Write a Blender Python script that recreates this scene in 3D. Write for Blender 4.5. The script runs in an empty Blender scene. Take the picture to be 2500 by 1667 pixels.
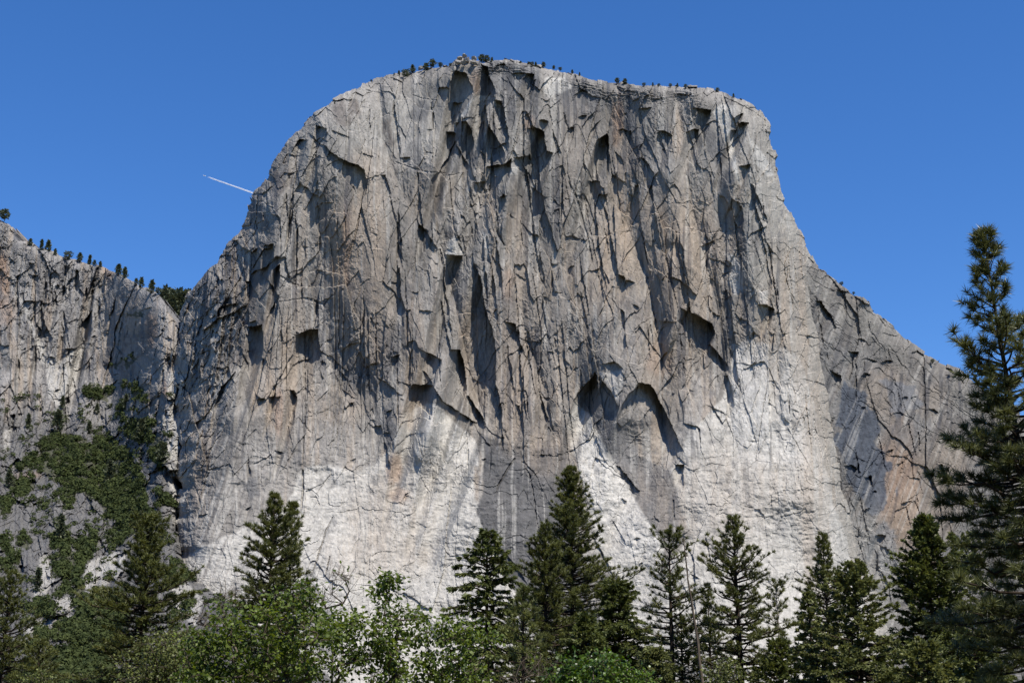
import bpy, math, numpy as np
from mathutils import Vector, Matrix

# ------------------------------------------------------------------ camera, sky, sun, exposure
SC = bpy.context.scene
COL = SC.collection
F = 3343.0                       # focal length in pixels of the 2500 px wide photograph
PITCH = math.radians(16.5)
CAM_Z = 1.7
cam_d = bpy.data.cameras.new('camera')
cam_d.sensor_width = 36.0
cam_d.lens = F / 2500.0 * 36.0
cam_d.clip_start = 0.5
cam_d.clip_end = 90000.0
cam = bpy.data.objects.new('camera', cam_d)
cam.location = (0, 0, CAM_Z)
cam.rotation_euler = (math.pi / 2 + PITCH, 0, 0)
COL.objects.link(cam)
SC.camera = cam

SUN = np.array([0.31, -0.42, 0.85]); SUN = SUN / np.linalg.norm(SUN)
SUN_EL = math.asin(SUN[2])
SUN_ROT = math.atan2(SUN[0], SUN[1])
world = bpy.data.worlds.new('World')
SC.world = world
world.use_nodes = True
wn = world.node_tree
wn.nodes.clear()
sky = wn.nodes.new('ShaderNodeTexSky')
sky.sky_type = 'NISHITA'
sky.sun_disc = False
sky.sun_elevation = SUN_EL
sky.sun_rotation = SUN_ROT
sky.altitude = 1200
sky.air_density = 1.0
sky.dust_density = 0.0
sky.ozone_density = 4.5
bg = wn.nodes.new('ShaderNodeBackground')
bg.inputs['Strength'].default_value = 0.128
wo = wn.nodes.new('ShaderNodeOutputWorld')
hs = wn.nodes.new('ShaderNodeHueSaturation')
hs.inputs['Hue'].default_value = 0.508
hs.inputs['Saturation'].default_value = 1.24
wn.links.new(sky.outputs[0], hs.inputs['Color'])
wn.links.new(hs.outputs[0], bg.inputs['Color'])
wn.links.new(bg.outputs[0], wo.inputs['Surface'])

sun_d = bpy.data.lights.new('sun', 'SUN')
sun_d.energy = 5.0
sun_d.angle = math.radians(0.5)
sun_d.color = (1.0, 0.94, 0.85)
sun = bpy.data.objects.new('sun', sun_d)
sun.rotation_euler = Vector(SUN).to_track_quat('Z', 'Y').to_euler()
sun.location = (0, 0, 50)
COL.objects.link(sun)

SC.view_settings.view_transform = 'Standard'
SC.view_settings.look = 'None'
SC.view_settings.exposure = 0.47
SC.view_settings.gamma = 1.0
SC.cycles.max_bounces = 5
SC.cycles.diffuse_bounces = 2
SC.cycles.transparent_max_bounces = 8

# ------------------------------------------------------------------ helpers: noise, pixels to points, meshes
_tab = {}
def _table(seed):
    if seed not in _tab:
        _tab[seed] = np.random.RandomState(seed).uniform(-1, 1, (256, 256)).astype(np.float32)
    return _tab[seed]

def vn(x, y, seed):
    """smooth value noise in -1..1"""
    T = _table(seed)
    xi = np.floor(x).astype(np.int32); yi = np.floor(y).astype(np.int32)
    fx = (x - xi).astype(np.float32); fy = (y - yi).astype(np.float32)
    fx = fx * fx * fx * (fx * (fx * 6 - 15) + 10); fy = fy * fy * fy * (fy * (fy * 6 - 15) + 10)
    x0 = xi & 255; x1 = (xi + 1) & 255; y0 = yi & 255; y1 = (yi + 1) & 255
    a = T[y0, x0]; b = T[y0, x1]; c = T[y1, x0]; d = T[y1, x1]
    return (a + (b - a) * fx) * (1 - fy) + (c + (d - c) * fx) * fy

def fbm(x, y, seed, n=4, gain=0.5):
    s = 0; amp = 1; tot = 0
    for k in range(n):
        s = s + amp * vn(x * 2 ** k + 17.3 * k, y * 2 ** k + 9.1 * k, seed + k); tot += amp; amp *= gain
    return s / tot

def sstep(a, b, x):
    t = np.clip((x - a) / (b - a), 0, 1)
    return t * t * (3 - 2 * t)

def voronoi(x, y, seed):
    """cell id values (two random numbers), offset from the cell's seed point"""
    r = np.random.RandomState(seed)
    jx, jy, ra, rb, rc = (r.rand(64, 64).astype(np.float32) for _ in range(5))
    xi = np.floor(x).astype(np.int32); yi = np.floor(y).astype(np.int32)
    best = np.full(x.shape, 9e9, np.float32)
    out = [np.zeros(x.shape, np.float32) for _ in range(5)]
    for oy in (-1, 0, 1):
        for ox in (-1, 0, 1):
            cx = xi + ox; cy = yi + oy; a = cy & 63; b = cx & 63
            dx = x - (cx + jx[a, b]); dy = y - (cy + jy[a, b]); d = dx * dx + dy * dy
            m = d < best
            best = np.where(m, d, best)
            for k, val in enumerate((ra[a, b], rb[a, b], rc[a, b], dx, dy)):
                out[k] = np.where(m, val, out[k])
    return out

CP, SP = math.cos(PITCH), math.sin(PITCH)
def ray(u, v):
    """photograph pixel -> direction (x, 1, z)"""
    cx = (np.asarray(u, dtype=np.float64) - 1250.0) / F; cy = (833.5 - np.asarray(v, dtype=np.float64)) / F
    dy = CP - cy * SP; dz = SP + cy * CP
    return cx / dy, dz / dy

def pt(u, v, Y):
    a, e = ray(u, v)
    return Vector((float(a * Y), float(Y), float(CAM_Z + e * Y)))

def tag(o, label=None, cat=None, group=None, kind=None):
    if label: o['label'] = label
    if cat: o['category'] = cat
    if group: o['group'] = group
    if kind: o['kind'] = kind
    return o

def mesh_np(name, verts, faces, mats, parent=None, fmat=None, smooth=False, colour=None):
    """one mesh object from numpy arrays; faces is one (n,3|4) array or a list of such arrays"""
    fl = faces if isinstance(faces, list) else [faces]
    me = bpy.data.meshes.new(name)
    nv = len(verts)
    loops = np.concatenate([f.reshape(-1) for f in fl]).astype(np.int32)
    counts = np.concatenate([np.full(len(f), f.shape[1], np.int32) for f in fl])
    starts = np.concatenate([[0], np.cumsum(counts)[:-1]]).astype(np.int32)
    me.vertices.add(nv); me.vertices.foreach_set('co', np.ascontiguousarray(verts, np.float32).reshape(-1))
    me.loops.add(len(loops)); me.loops.foreach_set('vertex_index', loops)
    me.polygons.add(len(counts)); me.polygons.foreach_set('loop_start', starts)
    for m in (mats if isinstance(mats, (list, tuple)) else [mats]): me.materials.append(m)
    if fmat is not None: me.polygons.foreach_set('material_index', np.ascontiguousarray(fmat, np.int32))
    me.polygons.foreach_set('use_smooth', np.full(len(counts), smooth))
    if colour is not None:
        at = me.attributes.new('rock_colour', 'FLOAT_COLOR', 'POINT')
        c = np.ones((nv, 4), np.float32); c[:, :3] = colour
        at.data.foreach_set('color', c.reshape(-1))
    me.update(calc_edges=True)
    o = bpy.data.objects.new(name, me); COL.objects.link(o)
    if parent is not None: o.parent = parent
    return o

# ------------------------------------------------------------------ materials
def new_mat(name):
    m = bpy.data.materials.new(name); m.use_nodes = True
    nt = m.node_tree; p = nt.nodes['Principled BSDF']
    return m, nt, p

def rock_mat(name, bump=0.4):
    m, nt, p = new_mat(name)
    N = nt.nodes.new; L = nt.links.new
    at = N('ShaderNodeAttribute'); at.attribute_name = 'rock_colour'
    tc = N('ShaderNodeTexCoord')
    mp = N('ShaderNodeMapping'); mp.inputs['Scale'].default_value = (0.20, 0.20, 0.03)
    L(tc.outputs['Object'], mp.inputs['Vector'])
    n1 = N('ShaderNodeTexNoise'); n1.inputs['Scale'].default_value = 1.0; n1.inputs['Detail'].default_value = 5; n1.inputs['Roughness'].default_value = 0.65
    L(mp.outputs[0], n1.inputs['Vector'])
    n2 = N('ShaderNodeTexNoise'); n2.inputs['Scale'].default_value = 0.35; n2.inputs['Detail'].default_value = 6; n2.inputs['Roughness'].default_value = 0.7
    L(tc.outputs['Object'], n2.inputs['Vector'])
    r1 = N('ShaderNodeMapRange'); r1.inputs['From Min'].default_value = 0.3; r1.inputs['From Max'].default_value = 0.7; r1.inputs['To Min'].default_value = 0.74; r1.inputs['To Max'].default_value = 1.22
    L(n1.outputs['Fac'], r1.inputs['Value'])
    r2 = N('ShaderNodeMapRange'); r2.inputs['From Min'].default_value = 0.3; r2.inputs['From Max'].default_value = 0.7; r2.inputs['To Min'].default_value = 0.80; r2.inputs['To Max'].default_value = 1.18
    L(n2.outputs['Fac'], r2.inputs['Value'])
    mu = N('ShaderNodeMath'); mu.operation = 'MULTIPLY'
    L(r1.outputs[0], mu.inputs[0]); L(r2.outputs[0], mu.inputs[1])
    vm = N('ShaderNodeVectorMath'); vm.operation = 'SCALE'
    L(at.outputs['Color'], vm.inputs[0]); L(mu.outputs[0], vm.inputs['Scale'])
    L(vm.outputs[0], p.inputs['Base Color'])
    p.inputs['Roughness'].default_value = 0.9
    p.inputs['Specular IOR Level'].default_value = 0.15
    n3 = N('ShaderNodeTexNoise'); n3.inputs['Scale'].default_value = 0.22; n3.inputs['Detail'].default_value = 8; n3.inputs['Roughness'].default_value = 0.72
    mp3 = N('ShaderNodeMapping'); mp3.inputs['Scale'].default_value = (1, 1, 0.6)
    L(tc.outputs['Object'], mp3.inputs['Vector']); L(mp3.outputs[0], n3.inputs['Vector'])
    b = N('ShaderNodeBump'); b.inputs['Strength'].default_value = bump; b.inputs['Distance'].default_value = 3.0
    L(n3.outputs['Fac'], b.inputs['Height']); L(b.outputs[0], p.inputs['Normal'])
    return m

def leaf_mat(name, dark, light, trans=0.25, rough=0.5, spec=0.3, rnd=1.0, sc=0.6):
    """each needle, leaf or clump takes its own shade between the two greens"""
    m, nt, p = new_mat(name)
    N = nt.nodes.new; L = nt.links.new
    g = N('ShaderNodeNewGeometry')
    cr = N('ShaderNodeMix'); cr.data_type = 'RGBA'
    cr.inputs[6].default_value = (*dark, 1); cr.inputs[7].default_value = (*light, 1)
    tc = N('ShaderNodeTexCoord')
    nz = N('ShaderNodeTexNoise'); nz.inputs['Scale'].default_value = sc; nz.inputs['Detail'].default_value = 2
    L(tc.outputs['Object'], nz.inputs['Vector'])
    ad = N('ShaderNodeMath'); ad.operation = 'ADD'; ad.use_clamp = True
    mm = N('ShaderNodeMapRange'); mm.inputs['From Min'].default_value = 0.35; mm.inputs['From Max'].default_value = 0.65; mm.inputs['To Min'].default_value = -0.3; mm.inputs['To Max'].default_value = 0.3
    L(nz.outputs['Fac'], mm.inputs['Value'])
    rs = N('ShaderNodeMapRange'); rs.inputs['To Min'].default_value = .5 - .5 * rnd; rs.inputs['To Max'].default_value = .5 + .5 * rnd
    L(g.outputs['Random Per Island'], rs.inputs['Value']); L(rs.outputs[0], ad.inputs[0]); L(mm.outputs[0], ad.inputs[1])
    L(ad.outputs[0], cr.inputs[0])
    L(cr.outputs[2], p.inputs['Base Color'])
    p.inputs['Roughness'].default_value = rough
    p.inputs['Specular IOR Level'].default_value = spec
    tr = N('ShaderNodeBsdfTranslucent')
    hs = N('ShaderNodeHueSaturation'); hs.inputs['Hue'].default_value = 0.485; hs.inputs['Saturation'].default_value = 1.15; hs.inputs['Value'].default_value = 1.4
    L(cr.outputs[2], hs.inputs['Color']); L(hs.outputs[0], tr.inputs['Color'])
    mx = N('ShaderNodeMixShader'); mx.inputs[0].default_value = trans
    L(p.outputs[0], mx.inputs[1]); L(tr.outputs[0], mx.inputs[2])
    L(mx.outputs[0], nt.nodes['Material Output'].inputs['Surface'])
    return m

def bark_mat(name, c0, c1, sc=3.0):
    m, nt, p = new_mat(name)
    N = nt.nodes.new; L = nt.links.new
    tc = N('ShaderNodeTexCoord'); mp = N('ShaderNodeMapping'); mp.inputs['Scale'].default_value = (sc, sc, sc * 0.25)
    nz = N('ShaderNodeTexNoise'); nz.inputs['Scale'].default_value = 1.5; nz.inputs['Detail'].default_value = 6
    L(tc.outputs['Object'], mp.inputs['Vector']); L(mp.outputs[0], nz.inputs['Vector'])
    mx = N('ShaderNodeMix'); mx.data_type = 'RGBA'; mx.inputs[6].default_value = (*c0, 1); mx.inputs[7].default_value = (*c1, 1)
    mr = N('ShaderNodeMapRange'); mr.inputs['From Min'].default_value = 0.35; mr.inputs['From Max'].default_value = 0.65
    L(nz.outputs['Fac'], mr.inputs['Value']); L(mr.outputs[0], mx.inputs[0]); L(mx.outputs[2], p.inputs['Base Color'])
    b = N('ShaderNodeBump'); b.inputs['Strength'].default_value = 0.8; b.inputs['Distance'].default_value = 0.05
    L(nz.outputs['Fac'], b.inputs['Height']); L(b.outputs[0], p.inputs['Normal'])
    p.inputs['Roughness'].default_value = 0.9; p.inputs['Specular IOR Level'].default_value = 0.1
    return m

M_ROCK = rock_mat('granite')
M_ROCK_ROUGH = rock_mat('broken_granite', 0.8)

# ------------------------------------------------------------------ granite walls
ZONES = {'A': (0, 400, 2.94), 'B': (700, 100, 2.94), 'C': (1300, 150, 2.94), 'D': (0, 900, 2.94), 'E': (700, 600, 2.94),
         'F': (1300, 600, 2.94), 'G': (1800, 500, 3.136), 'H': (700, 1000, 2.94), 'I': (1200, 1134, 2.94), 'J': (1700, 1134, 2.94),
         'K': (0, 1134, 2.94), 'L': (380, 150, 3.1365), 'S': (930, 110, 4.704), 'X': (0, 0, 1.0)}
def zpoly(z, pts):
    ox, oy, s = ZONES[z]
    return np.array([(ox + x / s, oy + y / s) for x, y in pts], np.float64)
def zline(z, pts, w):
    """a crack: polyline widened to a thin tapering outline (width in the picture's pixels)"""
    p = zpoly(z, pts); n = len(p); left = []; right = []
    for i in range(n):
        a = p[max(i - 1, 0)]; b = p[min(i + 1, n - 1)]; d = (b - a) / (np.linalg.norm(b - a) + 1e-9)
        nn = np.array([-d[1], d[0]]); ww = w * (0.55 + 0.45 * math.sin(math.pi * (i + 0.5) / n)) * 0.5
        left.append(p[i] + nn * ww); right.append(p[i] - nn * ww)
    return np.array(left + right[::-1])

def inside(poly, U, V):
    m = np.zeros(U.shape, bool); n = len(poly); j = n - 1
    for i in range(n):
        xi, yi = poly[i]; xj, yj = poly[j]
        if yi != yj:
            c = ((yi > V) != (yj > V)) & (U < (xj - xi) * (V - yi) / (yj - yi) + xi)
            m ^= c
        j = i
    return m

def fill(polys, U, V, WU, WV):
    """union of outlines on the grid, looked up at warped coordinates so no edge is ruler straight"""
    m = np.zeros(U.shape, bool); u0 = U[0, 0]; v0 = V[0, 0]; du = U[0, 1] - U[0, 0]; dv = V[1, 0] - V[0, 0]
    for p in polys:
        a = max(int((p[:, 0].min() - 14 - u0) / du), 0); b = min(int((p[:, 0].max() + 14 - u0) / du) + 2, U.shape[1])
        c = max(int((p[:, 1].min() - 14 - v0) / dv), 0); d = min(int((p[:, 1].max() + 14 - v0) / dv) + 2, U.shape[0])
        if b > a and d > c:
            m[c:d, a:b] |= inside(p, WU[c:d, a:b], WV[c:d, a:b])
    return m

def blur(a, n):
    for _ in range(n):
        a = a.copy(); a[:, 1:-1] = (a[:, :-2] + 2 * a[:, 1:-1] + a[:, 2:]) * 0.25
        a[1:-1] = (a[:-2] + 2 * a[1:-1] + a[2:]) * 0.25
    return a

def recess(mask, U, V, mpp, decay=0.22, gain=1.5):
    """depth (m) cut behind the overhanging upper edges of the outlined alcoves, easing back out below them"""
    nv, nu = mask.shape; du = U[0, 1] - U[0, 0]
    step = du * mpp
    cols = np.arange(nu, dtype=np.float64)
    a, _ = ray(U[0], V[nv // 2, 0])
    def lateral(i):
        _, e = ray(1250.0, V[i, 0]); return (SUN[0] / -SUN[1] + a) / (SUN[2] / -SUN[1] + e), 1.0 / (SUN[2] / -SUN[1] + e)
    R = np.zeros((nv, nu))
    for i in range(nv - 2, -1, -1):
        k, g = lateral(i)
        nxt = np.interp(cols - k, cols, R[i + 1])
        R[i] = np.where(mask[i], 1.0 + nxt, 0.0)
    C = np.zeros((nv, nu)); base = np.zeros(nu); ext = np.zeros(nu)
    for i in range(1, nv):
        k, g = lateral(i)
        bs = np.interp(cols + k, cols, base); es = np.interp(cols + k, cols, ext)
        need = np.minimum(g * gain * step * R[i], 70)
        m = mask[i]
        ext = np.where(m, np.maximum(es, need), 0)
        base = np.where(m, bs, np.maximum(bs + es - decay * step, 0))
        C[i] = base + ext
    return C.astype(np.float32)

def outline_dist(poly, closed, U, V, attr):
    """distance to the outline, nearest point and the attribute there"""
    best = np.full(U.shape, 1e18, np.float32); nu_ = np.zeros(U.shape, np.float32); nv_ = np.zeros(U.shape, np.float32); na = np.zeros(U.shape, np.float32)
    n = len(poly)
    for i in range(n if closed else n - 1):
        ax, ay = poly[i]; bx, by = poly[(i + 1) % n]; dx, dy = bx - ax, by - ay
        t = np.clip(((U - ax) * dx + (V - ay) * dy) / (dx * dx + dy * dy + 1e-9), 0, 1).astype(np.float32)
        px = ax + t * dx; py = ay + t * dy
        d = (U - px) ** 2 + (V - py) ** 2
        m = d < best
        best = np.where(m, d, best); nu_ = np.where(m, px, nu_); nv_ = np.where(m, py, nv_)
        na = np.where(m, attr[i] + (attr[(i + 1) % n] - attr[i]) * t, na)
    return np.sqrt(best), nu_, nv_, na

def saw(n, k):
    x = n * k
    return x - np.floor(x)

def build_wall(name, u0, u1, v0, v1, step, outline, radii, depth_fn, colour_fn, mat, rough_px=2.5, seed=1, gully=False):
    """a rock mass: real depth for every sight line inside the outline, closed off backwards outside it"""
    us = np.arange(u0, u1 + step, step, dtype=np.float32); vs = np.arange(v0, v1 + step, step, dtype=np.float32)
    U, V = np.meshgrid(us, vs)
    RU = U + rough_px * fbm(U / 26, V / 26, seed + 900, 5, 0.65); RV = V + rough_px * fbm(U / 26, V / 26, seed + 950, 5, 0.65)
    ra_, rb_, _, _, _ = voronoi(U / 24, V / 19, seed + 970)
    RU = RU + 7 * (ra_ - .5); RV = RV + 7 * (rb_ - .5)
    if gully: RU = RU + (13 * vn(V / 46, U * 0, 77) + 7 * vn(V / 17, U * 0, 78)) * (1 - sstep(450, 540, U)) * sstep(770, 840, V)
    dist, NU, NV, RR = outline_dist(outline, True, RU, RV, radii)
    ins = inside(outline, RU, RV)
    sd = np.where(ins, dist, -dist)
    Y = depth_fn(U, V, np.maximum(sd, 0), RR)
    # outside the outline the rock turns straight back from the nearest rim point
    offu = np.where(ins, 0, NU - RU); offv = np.where(ins, 0, NV - RV)
    PU = U + offu; PV = V + offv
    ri = np.clip(np.rint((PV - v0) / step).astype(int), 0, len(vs) - 1); ci = np.clip(np.rint((PU - u0) / step).astype(int), 0, len(us) - 1)
    Yr = blur(Y, 2)[ri, ci]
    Yf = np.where(ins, Y, Yr)
    a, e = ray(PU, PV)
    X = a * Yf; Z = CAM_Z + e * Yf
    back = np.where(ins, 0, dist * 6.0)
    P = np.stack([X, Yf + back, Z], -1).reshape(-1, 3)
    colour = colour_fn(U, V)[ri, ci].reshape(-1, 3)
    nv, nu = U.shape
    idx = np.arange(nv * nu).reshape(nv, nu)
    q = np.stack([idx[:-1, :-1], idx[1:, :-1], idx[1:, 1:], idx[:-1, 1:]], -1)
    keep = (sd[:-1, :-1] > -26) | (sd[1:, 1:] > -26)
    q = q[keep]
    used = np.zeros(nv * nu, bool); used[q.reshape(-1)] = True
    remap = np.cumsum(used) - 1
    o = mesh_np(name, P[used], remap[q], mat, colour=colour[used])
    def lookup(u, v):
        return float(Y[int(np.clip(round((v - v0) / step), 0, nv - 1)), int(np.clip(round((u - u0) / step), 0, nu - 1))])
    o['kind'] = 'structure'
    return o, lookup

def shades(*stops):
    return [np.array(c, np.float32) for c in stops]

GREY, PALE, SLATE, DARK, TAN, RUST, BLACK, BROWN, BEIGE = shades((.208, .194, .175), (.395, .377, .34), (.125, .123, .122), (.085, .09, .10),
    (.295, .24, .185), (.27, .185, .13), (.055, .058, .068), (.135, .120, .108), (.315, .292, .25))

def mixc(C, col, m):
    return C + (col - C) * m[..., None]

# ---- the great wall
MAIN_OUT = [(380, 1800, 60), (405, 1560, 60), (425, 1400, 60), (428, 1300, 60), (430, 1200, 60), (425, 1100, 60), (420, 950, 60), (425, 850, 60), (440, 755, 120), (455, 720, 110),
    (480, 690, 100), (500, 665, 100), (520, 650, 100), (545, 615, 100), (560, 590, 100), (585, 565, 100), (600, 545, 100), (606, 510, 100), (612, 480, 110), (635, 455, 110),
    (650, 430, 110), (680, 375, 110), (700, 345, 100), (730, 315, 100), (757, 285, 90), (765, 278, 80), (790, 262, 80), (830, 235, 80), (860, 218, 80), (900, 198, 80), (950, 183, 70),
    (1000, 178, 50), (1050, 165, 40), (1098, 160, 30), (1108, 148, 20), (1125, 143, 20), (1160, 150, 20), (1200, 148, 25), (1225, 143, 25), (1250, 146, 25), (1300, 158, 30),
    (1350, 170, 34), (1420, 182, 34), (1460, 195, 34), (1500, 202, 30), (1560, 205, 30), (1620, 208, 34), (1700, 212, 40), (1760, 222, 44), (1800, 235, 44), (1840, 255, 44),
    (1862, 275, 44), (1878, 300, 44), (1880, 330, 50), (1885, 350, 56), (1897, 380, 60), (1900, 430, 66), (1905, 460, 70), (1915, 490, 80), (1930, 520, 90), (1950, 560, 100), (1975, 610, 110),
    (1990, 640, 110), (1990, 700, 110), (1989, 740, 110), (1994, 790, 110), (2020, 867, 110), (2031, 975, 100), (2038, 1042, 100), (2047, 1110, 100), (2055, 1185, 100), (2081, 1277, 100),
    (2108, 1379, 100), (2139, 1440, 90), (2156, 1501, 90), (2200, 1667, 80), (2230, 1800, 60)]

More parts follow.
